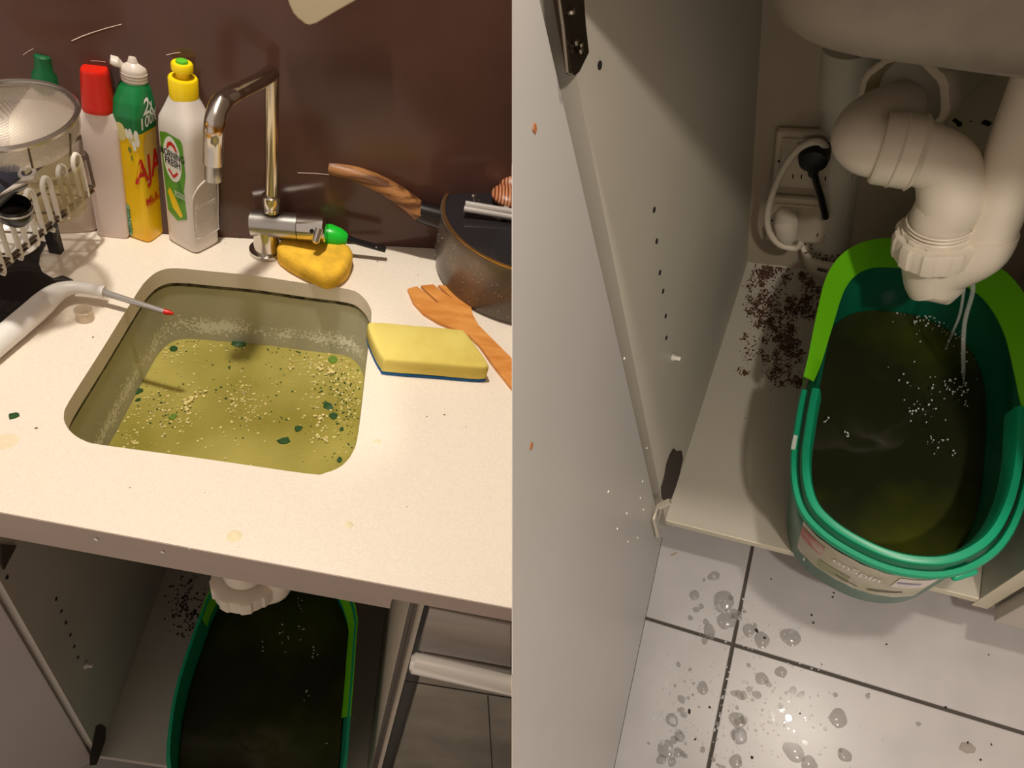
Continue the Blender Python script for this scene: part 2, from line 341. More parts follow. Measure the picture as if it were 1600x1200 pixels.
def LPn(u, v): return L.P(u, v, pl0+V3(.0006, 0, 0), V3(1, .006, 0))
for u, v in ((88, 936), (96, 955), (103, 973), (110, 992), (116, 1010), (122, 1027), (11, 902)):
    p = LPn(u, v); cab.part('pin_hole', lathe([(.0028, -.0004), (.0028, .0006)], p, (1, 0, 0), seg=8), mat('hole_dark', (22, 18, 15), .9))
p = LPn(133, 1040); cab.part('shelf_pin', join(lathe([(.005, 0), (.005, .004)], p, (1, 0, 0), seg=10), lathe([(.003, .004), (.003, .012)], p, (1, 0, 0), seg=8)), mat('clear_pin', (210, 205, 195), .2))
dm = [LPn(u, v) for u, v in ((150, 1135), (158, 1132), (165, 1137), (164, 1155), (158, 1175), (150, 1195), (140, 1196), (140, 1180), (146, 1155))]
cab.part('broken_patch', prism(dm, (.001, 0, 0)), mat('chipboard_dark', (52, 40, 32), .9, var=.4, vscale=300))
dk = [LPn(u, v) for u, v in ((0, 850), (24, 852), (4, 890), (0, 880))]
cab.part('hinge_plate', prism(dk, (.002, 0, 0)), mat('hinge_dark', (58, 44, 36), .6))
# crumbs of dirt on the cabinet base (left set)
def Lb(u, v): return L.Z(u, v, .1015)
single(L, 'dirt_crumbs', cloud([(290, 945, 12, 26, 160)], Lb, .001, .004, .0012), mat('dirt', (50, 30, 22), .9), 'dark dirt on the cabinet base beside the bucket below the bench', 'dirt', kind='stuff')

# bucket under the sink (left set)
m_teal = mat('bucket_teal', (14, 146, 106), .32, spec=.5, sss=0); m_lime = mat('bucket_lime', (104, 190, 18), .35)
m_dark = mat('bucket_water', (32, 34, 18), .06, spec=.4, c2=(52, 60, 16), vscale=7, thr=(.45, .72), bump=.05, bscale=40)
LBZ = .36
lb_px = [(330, 918), (303, 985), (278, 1060), (264, 1130), (262, 1210), (300, 1290), (400, 1330), (500, 1300), (538, 1215), (548, 1120), (556, 1010), (556, 950), (520, 880), (440, 850), (370, 865)]
lb = catmull([L.Z(u, v, LBZ) for u, v in lb_px], 3, True); lbc = sum(lb, Vector())/len(lb)
def lring(z, k): return [V3(lbc.x+(p.x-lbc.x)*k, lbc.y+(p.y-lbc.y)*k, z) for p in lb]
bk = Thing(L, 'mop_bucket', V3(lbc.x, lbc.y, .102), 'green mop bucket in the cabinet below the benchtop, full of dark water', 'bucket')
bk.part('body', loft([lring(.102, .80), lring(LBZ-.02, .97), lring(LBZ-.02, 1.0), lring(LBZ, 1.0), lring(LBZ, .965), lring(LBZ-.06, .93), lring(.115, .78)], True, True), m_teal, smooth=50)
nb = len(lb)
def arc(ring, i0, i1): return [ring[i % nb] for i in range(i0, i1)]
def band(r0, r1, i0, i1, th=.002):
    a, b = arc(r0, i0, i1), arc(r1, i0, i1); V = a+b; n = len(a); Fs = [(i, i+1, n+i+1, n+i) for i in range(n-1)]
    V2 = [p+V3(0, 0, -th) for p in V]; k = len(V); F2 = [tuple(q+k for q in f[::-1]) for f in Fs]
    edge = list(range(n))+list(range(2*n-1, n-1, -1)); F3 = [(edge[j], edge[(j+1) % len(edge)], edge[(j+1) % len(edge)]+k, edge[j]+k) for j in range(len(edge))]
    return V+V2, Fs+F2+F3
bk.part('lime_collar', band(lring(LBZ+.003, 1.0), lring(LBZ-.02, .90), 27, 48), m_lime)
single(L, 'bucket_water', loft([lring(LBZ-.11, .86), lring(LBZ-.06, .915)]), m_dark, 'dark green water in the bucket below the benchtop', 'water', smooth=20)
# drain nut above it
dn = L.Z(384, 914, .60)
tr = Thing(L, 'drain_trap', V3(dn.x, dn.y, .56), 'white plastic drain nut showing below the bench rail', 'pipe')
m_pvc = mat('pvc_white', (226, 212, 192), .38, var=.03, vscale=20, sss=0)
k = L.mpp(dn)
tr.part('tail_pipe', lathe([(.030, .02), (.030, .16)], dn+V3(0, 0, .02), seg=24), m_pvc)
tr.part('union_nut', lathe([(46*k, -.002), (48*k, .0), (48*k, .028), (44*k, .03)], dn, seg=90, lobes=9, amp=.05), m_pvc, smooth=30)
tr.part('bend', lathe([(16*k, -.024), (32*k, -.018), (42*k, -.006), (43*k, 0)], dn, seg=32), m_pvc)
tr.part('outlet', tube(catmull([dn-UP*.008, dn+V3(.022, 0, -.014), dn+V3(.044, 0, .0), dn+V3(.050, 0, .04)], 5), .021, 20), m_pvc, smooth=60)
m_drop = mat('water_drop', (225, 228, 225), .05, spec=.8)
dl = []
for u, v, n in ((440, 985, 4), (470, 945, 6), (470, 980, 6), (448, 1005, 4), (490, 1025, 6), (480, 1085, 4), (412, 1012, 3), (513, 1165, 2), (545, 1130, 3)):
    for _ in range(n):
        p = L.Z(u+random.gauss(0, 4), v+random.gauss(0, 6), LBZ-.055); dl.append(ball(p, random.uniform(.0004, .0015), None, random.uniform(.0008, .0022), 6))
single(L, 'splash_drops', join(*dl), m_drop, 'bright splash drops over the bucket below the benchtop', 'water drops', kind='stuff')

# oven at the right
ov = Thing(L, 'oven', V3(.16, .42, 0), 'stainless steel oven with a round bar handle right of the sink cabinet', 'oven')
m_steel = mat('oven_steel', (158, 148, 138), .36, metal=.35, var=.08, vscale=6, stretch=(1, 1, 8), bump=.02)
m_ovd = mat('oven_front', (110, 102, 90), .35, metal=.1, c2=(150, 140, 124), vscale=9, thr=(.35, .7), bump=.03, bscale=30)
m_trim = mat('oven_trim', (96, 84, 74), .3, metal=.7)
def ovbox(u0, z0, z1, d0, d1, m, name, u1=900, bevel=.002):
    a = LF(u0[0], u0[1])
    a = V3(a.x, a.y, 0)+fn*d0; b = a+fd*.3
    return ov.part(name, wall((a.x, a.y), (b.x, b.y), z0, z1, d1-d0), m, bevel=bevel)
s0 = LF(640, 985, .01)
ovbox((664, 942), .10, .868, .016, .40, mat('oven_body', (60, 54, 50), .5), 'body', bevel=0)
ovbox((672, 946), .757, .866, -.002, .014, m_steel, 'control_strip')
ovbox((664, 1000), .712, .752, -.003, .014, m_steel, 'upper_panel')
dpan = ovbox((655, 1060), .12, .706, -.004, .014, m_ovd, 'door_panel')
sv = [LF(u, v, -.0046) for u, v in ((762, 1088), (769, 1200), (772, 1260))]
ov.part('door_seam', tube(sv, .0007, 6), mat('seam_dark', (40, 34, 30), .8), parent=dpan)
sv = [LF(u, v, -.0046) for u, v in ((634, 1064), (720, 1078), (830, 1096))]
ov.part('door_seam', tube(sv, .0007, 6), MATS['seam_dark'], parent=dpan)
ha, hb = LF(646, 1036, -.03), LF(830, 1078, -.03)
hd = ov.part('handle', tube([ha-fd*.004, ha, ha+(hb-ha)*.5, hb], [.008, .0125, .0125, .0125], 20), mat('handle_steel', (222, 214, 204), .25, metal=.55))
for dx, w_ in ((0, .005), (.009, .004)):
    a = LF(636+dx*900, 960, .003); b = a+fd*w_
    ov.part('trim_strip', wall((a.x, a.y), (b.x, b.y), .1, .868, .01), m_trim)

# ------------------------------------------------------------------ bottles
class Bottle:
    """profile rows (t along the axis, half width px, half depth ratio, roundness)"""
    def __init__(s, S, base_px, top_px, xdir, prof, drat=.7, seg=40):
        s.P0 = S.Z(base_px[0], base_px[1], ZT); s.P1 = S.Y(top_px[0], top_px[1], s.P0.y); s.k = S.mpp(s.P0); s.x = Vector(xdir).normalized(); s.y = UP.cross(s.x)
        s.ax = s.P1-s.P0; s.prof = prof; s.seg = seg; s.drat = drat
        nn = max(r[3] for r in prof); h = 2**(-1/nn); q = [math.asin((h*i/40)**(nn/2)) for i in range(41)]; q += [math.pi/2-a for a in q[-2::-1]]
        s.tab = [k_*math.pi/2+a for k_ in range(4) for a in q[:-1]]+[2*math.pi]; pts = [s.unit(a, nn) for a in s.tab]; acc = [0]
        for i in range(len(pts)-1): acc.append(acc[-1]+math.hypot(pts[i+1][0]-pts[i][0], (pts[i+1][1]-pts[i][1])*drat))
        s.acc = [a/acc[-1] for a in acc]
    def unit(s, a, n):
        c, q = math.cos(a), math.sin(a); return (math.copysign(abs(c)**(2/n), c), math.copysign(abs(q)**(2/n), q))
    def row(s, t):
        p = s.prof
        for i in range(len(p)-1):
            if p[i][0] <= t <= p[i+1][0]:
                f = (t-p[i][0])/max(1e-9, p[i+1][0]-p[i][0]); return [p[i][j]+(p[i+1][j]-p[i][j])*f for j in range(4)]
        return list(p[-1] if t > p[-1][0] else p[0])
    def pt(s, t, ang, off=0):
        _, wv, dv, n = s.row(t); u = s.unit(ang, n); c = s.P0+s.ax*t; w = wv*s.k+off; d = wv*dv*s.k+off
        return c+s.x*(u[0]*w)+s.y*(u[1]*d)
    def ang(s, f):
        f = f % 1.0
        for i in range(len(s.tab)-1):
            if s.acc[i] <= f <= s.acc[i+1]: return s.tab[i]+(s.tab[i+1]-s.tab[i])*(f-s.acc[i])/max(1e-9, s.acc[i+1]-s.acc[i])
        return 0
    def shell(s, t0, t1, off=0, cap0=True, cap1=True, n=None):
        ts = sorted(set([t0, t1]+[r[0] for r in s.prof if t0 < r[0] < t1]+[t0+(t1-t0)*i/10 for i in range(11)]))
        return loft([[s.pt(t, 2*math.pi*k/s.seg, off) for k in range(s.seg)] for t in ts], cap0, cap1)
    def patch(s, pts, off=.0004, sub=2):
        """decal: polygon given as (perimeter fraction, t)"""
        poly = [Vector((a, b, 0)) for a, b in pts]; me = bmesh.new(); vs = [me.verts.new(p) for p in poly]
        for t in tessellate_polygon([poly]): 
            try: me.faces.new([vs[i] for i in t])
            except ValueError: pass
        for _ in range(sub): bmesh.ops.subdivide_edges(me, edges=me.edges[:], cuts=1, use_grid_fill=True)
        bmesh.ops.triangulate(me, faces=me.faces[:]); me.verts.index_update()
        v = [s.pt(q.co.y, s.ang(q.co.x), off) for q in me.verts]; f = [tuple(x.index for x in q.verts) for q in me.faces]; me.free(); return v, f
    def text(s, string, f0, t0, size, off=.0009, bold=0, rot=0, squash=1, slant=0):
        v, f = text2d(string, bold); H = s.ax.length; per = 4*(s.row(t0)[1]*s.k)*(1+s.drat)*.93; out = []
        for x, y in v:
            x2, y2 = x*squash, y+x*slant
            if rot: x2, y2 = -y2, x2
            out.append(s.pt(t0+y2*size/H, s.ang(f0+x2*size/per), off))
        return out, f
def ell(f0, t0, rf, rt, n=18, a0=0, a1=6.2832): return [(f0+rf*math.cos(a0+(a1-a0)*i/n), t0+rt*math.sin(a0+(a1-a0)*i/n)) for i in range(n if abs(a1-a0) > 6.2 else n+1)]
m_white = mat('plastic_white', (224, 216, 208), .32); m_pinkw = mat('plastic_pinkwhite', (226, 210, 204), .3)
m_red = mat('cap_red', (206, 32, 14), .32)
m_yel = mat('label_yellow', (250, 206, 16), .28, c2=(246, 166, 10), vscale=7, thr=(.5, .8)); m_yel2 = mat('cap_yellow', (244, 210, 20), .3)
m_gr = mat('label_green', (18, 118, 62), .28); m_lab = mat('label_leaf', (92, 160, 44), .35, var=.2, vscale=40); m_cream = mat('label_cream', (226, 214, 150), .35)
m_redp = mat('print_red', (206, 30, 26), .4); m_black = mat('print_black', (28, 30, 26), .5); m_wp = mat('print_white', (240, 240, 232), .4)
xd = V3(.93, .36, 0)
# 1: plain white bottle with a red cap
b1 = Bottle(L, (180, 364), (147, 106), V3(1, .10, 0), [(0, 20, .62, 6), (.02, 22.5, .62, 6), (.25, 23.5, .62, 6), (.6, 24.5, .62, 6), (.70, 25, .62, 6), (.75, 23, .65, 5), (.785, 20.5, .8, 3)], .62)
t = Thing(L, 'cleaner_bottle', b1.P0, 'plain white bottle with a tall red cap, nearest the dish rack', 'bottle', 'bottles behind the sink')
t.part('body', b1.shell(0, .785), m_pinkw, smooth=50)
b1.prof = [(.78, 20, .95, 2.4), (.80, 20.5, .95, 2.4), (.99, 16.5, .95, 2.4), (1, 15, .95, 2.4)]
t.part('cap', b1.shell(.782, 1.0), m_red, smooth=50)
# 2: green and yellow bottle with an open flip cap
b2 = Bottle(L, (235, 361), (207, 88), V3(.96, -.28, 0), [(0, 17, 1.6, 6), (.015, 18.5, 1.6, 6), (.3, 18.5, 1.6, 6), (.55, 19, 1.6, 6), (.74, 21, 1.55, 5), (.80, 20.5, 1.4, 4), (.86, 18, 1.15, 2.6), (.885, 16, 1.0, 2)], 1.6)
t = Thing(L, 'cleaner_bottle', b2.P0, 'yellow bottle with green shoulder, red lettering and an open white flip cap', 'bottle', 'bottles behind the sink')
body = t.part('body', b2.shell(0, .885), m_yel, smooth=50)
t.part('green_shoulder', b2.shell(.66, .886, .0003, False, False), m_gr, parent=body, smooth=50)
t.part('flower_print', b2.patch(ell(.715, .655, .05, .05)), m_cream, parent=body); t.part('flower_print', b2.patch(ell(.805, .625, .03, .03)), m_cream, parent=body)
for f0, t0 in ((.80, .66), (.835, .655), (.84, .62), (.775, .655), (.815, .595)): t.part('petal_print', b2.patch(ell(f0, t0, .014, .03, 10), .0007, 1), m_wp, parent=body)
t.part('leaf_print', b2.patch(ell(.775, .565, .014, .018, 8), .0006, 1), mat('print_leaf', (120, 130, 60), .5), parent=body); t.part('leaf_print', b2.patch(ell(.785, .52, .008, .018, 8), .0006, 1), MATS['print_leaf'], parent=body)
t.part('pale_panel', b2.patch([(.885, .42), (.885, .60), (.91, .645), (1.08, .66), (1.08, .42)]), mat('label_palegold', (226, 196, 110), .35), parent=body)
t.part('lettering', b2.text('AJAX', .985, .46, .054, bold=.025, slant=.12, squash=.58), m_redp, parent=body)
t.part('lettering', b2.text('2x', .955, .785, .030, bold=.02, squash=.9), m_wp, parent=body); t.part('lettering', b2.text('100%', .96, .715, .024, bold=.02, slant=.12, squash=.8), m_wp, parent=body)
t.part('lettering', b2.text('MULTI', .965, .27, .016, bold=.01, slant=.12, squash=.9), m_redp, parent=body); t.part('lettering', b2.text('PURPOSE', .965, .245, .009, bold=.01, slant=.12), m_redp, parent=body)
t.part('badge_print', b2.patch([(.90, .36), (.90, .385), (.945, .41), (.945, .39), (.92, .35)], .0006), m_wp, parent=body)
t.part('strip_print', b2.patch([(.672, .02), (.672, .22), (.705, .22), (.705, .02)], .0005), mat('print_mint', (150, 200, 170), .4), parent=body)
t.part('lettering', b2.text('RECYCLE', .689, .115, .011, off=.001, bold=.01, rot=1), m_gr, parent=body)
k = b2.k; cb = b2.P0+b2.ax*.875; axn = b2.ax.normalized()
cap = t.part('flip_cap', lathe([(16*k, 0), (16.5*k, .004), (16.5*k, 18*k), (15*k, 22*k), (7*k, 27*k), (5*k, 34*k), (4*k, 35*k)], cb, axn, seg=28), mat('cap_offwhite', (206, 196, 184), .35))
lid0 = L.Y(192, 102, cb.y-.004); lid1 = L.Y(172, 92, cb.y-.010)
t.part('cap_lid', tube([lid0, (lid0+lid1)/2+V3(0, 0, .002), lid1], [6*k, 10*k, 8*k], 14, flat=.55, upv=(.3, -.3, 1)), MATS['cap_offwhite'], parent=cap)
for q in (6, 10, 14): t.part('ridge', lathe([(17*k, -.0005), (17.2*k, 0), (17*k, .0005)], cb+axn*(q*k), axn, seg=28), MATS['cap_offwhite'], parent=cap)
# 3: white squeeze bottle with a yellow pull cap
b3 = Bottle(L, (303, 376), (284, 95), V3(.87, -.49, 0), [(0, 27, .86, 5.5), (.015, 30, .86, 5.5), (.2, 30, .86, 5.5), (.45, 30.5, .86, 5.5), (.66, 31, .86, 5), (.72, 30.5, .86, 4), (.77, 25, .9, 3), (.815, 20, .95, 2.4), (.84, 18, .98, 2)], .86)
t = Thing(L, 'dish_soap_bottle', b3.P0, 'white squeeze bottle with yellow pull cap and green label, beside the tap', 'bottle', 'bottles behind the sink')
body = t.part('body', b3.shell(0, .84), m_white, smooth=50)
lab = t.part('label', b3.patch([(.655, .21), (.645, .65), (.70, .665), (.83, .66), (.845, .64), (.848, .47), (.825, .38), (.835, .21), (.74, .17)]), m_lab, parent=body)
t.part('label_badge', b3.patch(ell(.745, .53, .080, .125, 22), .0007), m_wp, parent=body)
t.part('label_arc', b3.patch([(.70, .585), (.715, .617), (.745, .63), (.78, .617), (.80, .585), (.785, .582), (.765, .602), (.745, .608), (.725, .60), (.71, .58)], .001), m_redp, parent=body)
t.part('label_arc', b3.patch([(.70, .462), (.745, .425), (.79, .462), (.78, .472), (.745, .444), (.71, .472)], .001), m_redp, parent=body)
t.part('lettering', b3.text('MORNING', .748, .555, .0155, off=.0013, bold=.018, squash=.62), m_black, parent=body)
t.part('lettering', b3.text('FRESH', .748, .512, .0155, off=.0013, bold=.018, squash=.70), m_black, parent=body)
t.part('lemon_print', b3.patch([(.675, .33), (.70, .36), (.75, .30), (.80, .22), (.775, .20), (.71, .24)], .0008), m_yel2, parent=body)
t.part('drop_print', b3.patch([(.785, .43), (.812, .36), (.81, .32), (.785, .30), (.76, .32), (.762, .36)], .0008), mat('print_green', (70, 140, 50), .4), parent=body)
for q, z in ((0, .35), (1, .332)): t.part('lettering', b3.text('EXTRA' if q == 0 else 'CLEAN', .787, z, .006, off=.0014, bold=.01), m_wp, parent=body)
grip = [(.885, .15), (.90, .10), (1.09, .095), (1.11, .13), (1.115, .42), (.98, .425), (.915, .39), (.885, .32)]
t.part('grip_panel', b3.patch(grip, .0006), mat('plastic_greywhite', (214, 206, 200), .35), parent=body)
cl_ = [b3.pt(tt, b3.ang(ff), .0008) for ff, tt in grip+grip[:1]]
t.part('grip_ridge', tube(catmull(cl_, 4), .0011, 6), m_white, parent=body)
gd = []
for i in range(10):
    for j in range(14): gd.append(ball(b3.pt(.18+.013*i, b3.ang(.905+.0125*j+(.006 if i % 2 else 0)), .0004), .0011, None, .0011, 6))
t.part('grip_dimples', join(*gd), m_white, parent=body, kind='stuff')
k = b3.k; cb = b3.P0+b3.ax*.825; axn = b3.ax.normalized()
cap = t.part('cap', lathe([(18.5*k, 0), (18.5*k, 26*k), (17*k, 28*k)], cb, axn, seg=32), m_yel2)
t.part('pull_spout', lathe([(8.5*k, 26*k), (8.5*k, 36*k), (13.5*k, 37*k), (13.5*k, 45*k), (12*k, 47*k)], cb, axn, seg=24), m_yel2, parent=cap)
t.part('spout_tip', lathe([(8*k, 46*k), (7*k, 50*k), (4*k, 51*k)], cb, axn, seg=18), mat('tip_green', (90, 180, 40), .4), parent=cap)
# 4: big white bottle with a green cap behind the rack
b4 = Bottle(L, (98, 352), (66, 82), xd, [(0, 48, .45, 4), (.02, 52, .45, 4), (.5, 52, .45, 4), (.66, 48, .45, 3.5), (.76, 30, .6, 3), (.83, 17, .9, 2)], .45)
t = Thing(L, 'detergent_bottle', b4.P0, 'large whitish bottle with a green cap standing behind the wire rack', 'bottle', 'bottles behind the sink')
t.part('body', b4.shell(0, .83), mat('plastic_dull', (206, 190, 176), .4), smooth=50)
k = b4.k; t.part('cap', lathe([(17*k, 0), (15*k, 22*k), (11*k, 28*k), (10*k, 46*k), (8*k, 48*k)], b4.P0+b4.ax*.815, b4.ax, seg=22), mat('cap_darkgreen', (12, 92, 50), .4))

# ------------------------------------------------------------------ mixer tap
m_chr = mat('chrome', (206, 200, 192), .12, metal=1, rvar=0); m_chr2 = mat('chrome_brushed', (186, 182, 176), .28, metal=1, bump=.05, bscale=200)
fb0 = Lc(417, 394); k = L.mpp(fb0)
t = Thing(L, 'mixer_tap', fb0, 'chrome mixer tap with an upright neck and angled spout behind the sink', 'tap')
t.part('base_ring', lathe([(25*k, 0), (26*k, .002), (26*k, .007), (22*k, .009)], fb0, seg=32), m_chr)
t.part('column', lathe([(20*k, .008), (19*k, .02), (19*k, .05)], fb0, seg=28), m_chr)
hy = fb0.y
A = L.Y(394, 348, hy); B = L.Y(466, 354, hy); C = L.Y(509, 357, hy)
t.part('body', tube([A-(B-A)*.02, A, B], [17*k, 20*k, 20*k], 28), m_chr2); t.part('control_ring', tube([B, B+(C-B)*.03, C-(C-B)*.04, C], [19*k, 20.5*k, 20.5*k, 18.5*k], 28), m_chr)
sc_ = L.Y(487, 361, hy-20.3*k); t.part('screw_hole', lathe([(3*k, -.001), (3*k, .001)], sc_, (0, -1, .2), seg=12), mat('hole_dark2', (10, 8, 8), .8))
lv0, lv1 = L.Y(499, 357, hy-.018), L.Y(493, 378, hy-.030)
t.part('lever', tube([lv0, lv0+(lv1-lv0)*.5, lv1, lv1+(lv1-lv0)*.12], [6*k, 5.5*k, 5.5*k, 3*k], 14), m_chr)
N0 = L.Y(424, 326, hy); N1 = L.Y(424, 304, hy); PT = L.Y(425, 116, hy)
nut = t.part('collar_nut', tube([N0-UP*.004, N0+UP*.003, N0+UP*.005, N1-UP*.002, N1], [12*k, 12*k, 13.5*k, 13.5*k, 11*k], 28), m_chr)
PT = V3(N1.x+(PT.x-N1.x), N1.y, PT.z)
zt = PT.z
sp = [PT+V3(0, 0, -.012), PT, L.Z(390, 128, zt+.002), L.Z(352, 152, zt-.002)]
bend = L.Z(338, 182, zt-.012); S4 = L.Y(333, 215, bend.y-.002); S5 = L.Y(333, 255, S4.y-.001)
t.part('neck', tube([N1-UP*.004, PT+V3(0, 0, .002)], 9*k, 24), mat('chrome_gold', (214, 202, 176), .14, metal=1))
t.part('spout', tube(catmull([PT+V3(0, .003, .001), PT+(L.Z(360, 150, zt)-PT)*.25, PT+(L.Z(360, 150, zt)-PT)*.55, PT+(L.Z(360, 150, zt)-PT)*.85, L.Z(350, 157, zt-.002), L.Z(340, 173, zt-.009), L.Z(335, 196, zt-.022), S4+V3(0, 0, -.004), S5], 5), [10*k]*16+[11*k]*5+[12*k]*20, 24), mat('chrome_stained', (206, 200, 192), .16, metal=1, c2=(176, 128, 40), vscale=32, thr=(.60, .66)))
kk = L.mpp(S5); t.part('aerator', tube([S5+UP*.001, S5, L.Y(333, 280, S5.y)], [12*kk, 13.2*kk, 13.2*kk], 28), m_chr2)

# ------------------------------------------------------------------ sponge pieces, lighter, spatula
def pillow(poly, h, r, m, base_z, S=L, sub=3):
    """soft slab: polygon rings shrunk at top and bottom"""
    c = sum(poly, Vector())/len(poly)
    def rg(z, ins): return [V3(p.x-(p.x-c.x)/max(1e-6, (p-c).length)*ins, p.y-(p.y-c.y)/max(1e-6, (p-c).length)*ins, z) for p in poly]
    return [rg(base_z, r*.5), rg(base_z+r*.5, 0), rg(base_z+h-r, 0), rg(base_z+h-r*.3, r*.35), rg(base_z+h, r)]
m_sp1 = mat('sponge_worn', (236, 186, 54), .85, var=.18, vscale=45, bump=.5, bscale=260)
wp = catmull([Lc(u, v, .004) for u, v in ((434, 408), (440, 392), (470, 388), (515, 392), (545, 402), (549, 420), (538, 440), (514, 452), (490, 444), (452, 424))], 3, True)
rings = pillow(wp, .031, .009, None, .9006)
for r in rings[1:]:
    for p in r: p.z += random.uniform(-.0012, .0012); p.x += random.uniform(-.0008, .0008)
single(L, 'worn_sponge', loft(rings), m_sp1, 'worn yellow sponge lump tucked against the tap base', 'sponge', smooth=70)
lg0 = L.Z(505, 366, .935); lg1 = L.Z(545, 374, .935); lg2 = L.Z(602, 390, .922)
t = Thing(L, 'lighter', lg0-UP*.012, 'bright green lighter with a long black nozzle beside the tap', 'lighter')
lp = lambda a: lg0+(lg1-lg0)*a
k = L.mpp(lg0)
t.part('handle', tube([lp(-.1), lp(0), lp(.3), lp(.65), lp(.85), lp(.97)], [14*k, 17*k, 18*k, 15*k, 11*k, 6*k], 20), mat('lighter_green', (30, 200, 50), .3))
t.part('nozzle', tube([lp(.9), lp(1.05), lg1+(lg2-lg1)*.1, lg2, lg2+(lg2-lg1)*.01], [7*k, 6*k, 5*k, 5.2*k, 3*k], 14), mat('lighter_black', (22, 20, 22), .35))
t.part('nozzle_pin', ball(L.Z(588, 386, .931), 1.6*k), mat('pin_silver', (200, 200, 200), .3, metal=1))
# yellow sponge with blue scourer
sp_px = [(575, 509), (584, 503), (650, 508), (716, 514), (728, 519), (745, 541), (762, 566), (756, 574), (680, 568), (607, 562), (597, 557), (585, 536)]
H = .026
poly = catmull([Lc(u, v, H+.005) for u, v in sp_px], 3, True)
for p in poly: p.z = ZT
t = Thing(L, 'scourer_sponge', sum(poly, Vector())/len(poly), 'thick yellow sponge with a blue scouring layer, right of the sink', 'sponge')
t.part('foam', loft(pillow(poly, H, .004, None, ZT+.0055)), mat('foam_yellow', (226, 208, 112), .9, c2=(216, 194, 94), vscale=14, thr=(.4, .62), bump=.35, bscale=420), smooth=60)
t.part('scouring_layer', loft(pillow(poly, .005, .001, None, ZT+.0004)), mat('scour_blue', (30, 92, 150), .9, var=.25, vscale=250, bump=.5, bscale=500), smooth=60)
# wooden slotted turner
m_wd = mat('turner_wood', (204, 128, 54), .5, c2=(224, 156, 80), vscale=60, thr=(.35, .65), stretch=(.35, 1.2, 1))
fk = [(637, 451), (651, 447), (667, 459), (681, 472), (679, 474), (686, 472), (670, 458), (658, 446), (677, 444), (691, 456), (704, 468), (707, 466), (695, 455), (685, 445), (700, 446), (713, 450), (726, 459), (735, 474), (739, 492), (748, 508), (766, 526), (800, 560), (830, 590), (830, 640), (800, 606), (772, 571), (750, 540), (735, 525), (712, 514), (685, 503), (662, 489), (646, 472)]
fk = fk[:4]+fk[5:10]+fk[11:]
fp = [Lc(u, v, .006) for u, v in fk]
for p in fp: p.z = ZT+.0005
single(L, 'wooden_turner', prism(fp, (0, 0, .0055)), m_wd, 'slotted bamboo turner lying between the sponge and the pot', 'utensil', bevel=.0012, smooth=30)
# ------------------------------------------------------------------ saucepan
m_pot = mat('pot_dark', (100, 92, 84), .3, metal=.55, c2=(140, 126, 112), vscale=12, thr=(.45, .75), bump=.04, bscale=160)
pc = Lc(808, 428); k = L.mpp(pc); pr = 134*k; ph = .105
t = Thing(L, 'saucepan', pc, 'dark speckled saucepan with a glass lid and long wooden handle', 'saucepan')
t.part('pan', lathe([(pr*.90, .0008), (pr*.96, .006), (pr*.985, .03), (pr*.985, ph), (pr*1.0, ph+.002), (pr*.97, ph+.002), (pr*.955, ph-.004), (pr*.95, .02), (pr*.9, .008)], pc, seg=72), m_pot)
sp_ = []
for _ in range(120):
    a = random.uniform(3.0, 5.2); z = random.uniform(.012, ph-.01); r = pr*.986
    sp_.append(scrap(pc+V3(math.cos(a)*r, math.sin(a)*r, z), (math.cos(a), math.sin(a), 0), random.uniform(.0004, .0012), .0004, 5))
t.part('splash_spots', join(*sp_), mat('spot_pale', (196, 180, 160), .5), kind='stuff')
lid = t.part('lid', lathe([(pr*.955, ph+.002), (pr*.955, ph+.004), (pr*.80, ph+.010), (pr*.5, ph+.0145), (pr*.2, ph+.017), (.004, ph+.018)], pc, seg=72, cap0=False), mat('lid_glass', (46, 44, 46), .06, spec=.7, alpha=.72))
t.part('lid_rim', lathe([(pr*.955, ph+.0015), (pr*.985, ph+.0025), (pr*.985, ph+.006), (pr*.955, ph+.0062)], pc, seg=72, cap0=False, cap1=False), mat('lid_brass', (196, 150, 92), .25, metal=.9), parent=lid)
hp = lambda u, v, dy=0: L.Y(u, v, pc.y+.005+dy)
k2 = L.mpp(hp(600, 300))
t.part('handle_ferrule', tube([hp(690, 340), hp(668, 334), hp(654, 330)], [19*k2, 18*k2, 17*k2], 18, flat=1.0, upv=(0, 0, 1)), mat('ferrule_black', (26, 20, 20), .3))
hw = t.part('handle', tube(catmull([hp(656, 331), hp(635, 313), hp(600, 291), hp(560, 273), hp(522, 262), hp(514, 260)], 5), [18*k2-(i/25)*6*k2 for i in range(25)]+[6*k2], 18, flat=.8, upv=(0, 0, 1)), mat('handle_wood', (96, 58, 32), .45, c2=(168, 116, 68), vscale=55, thr=(.42, .56), stretch=(.18, 1, 2.2)), smooth=60)
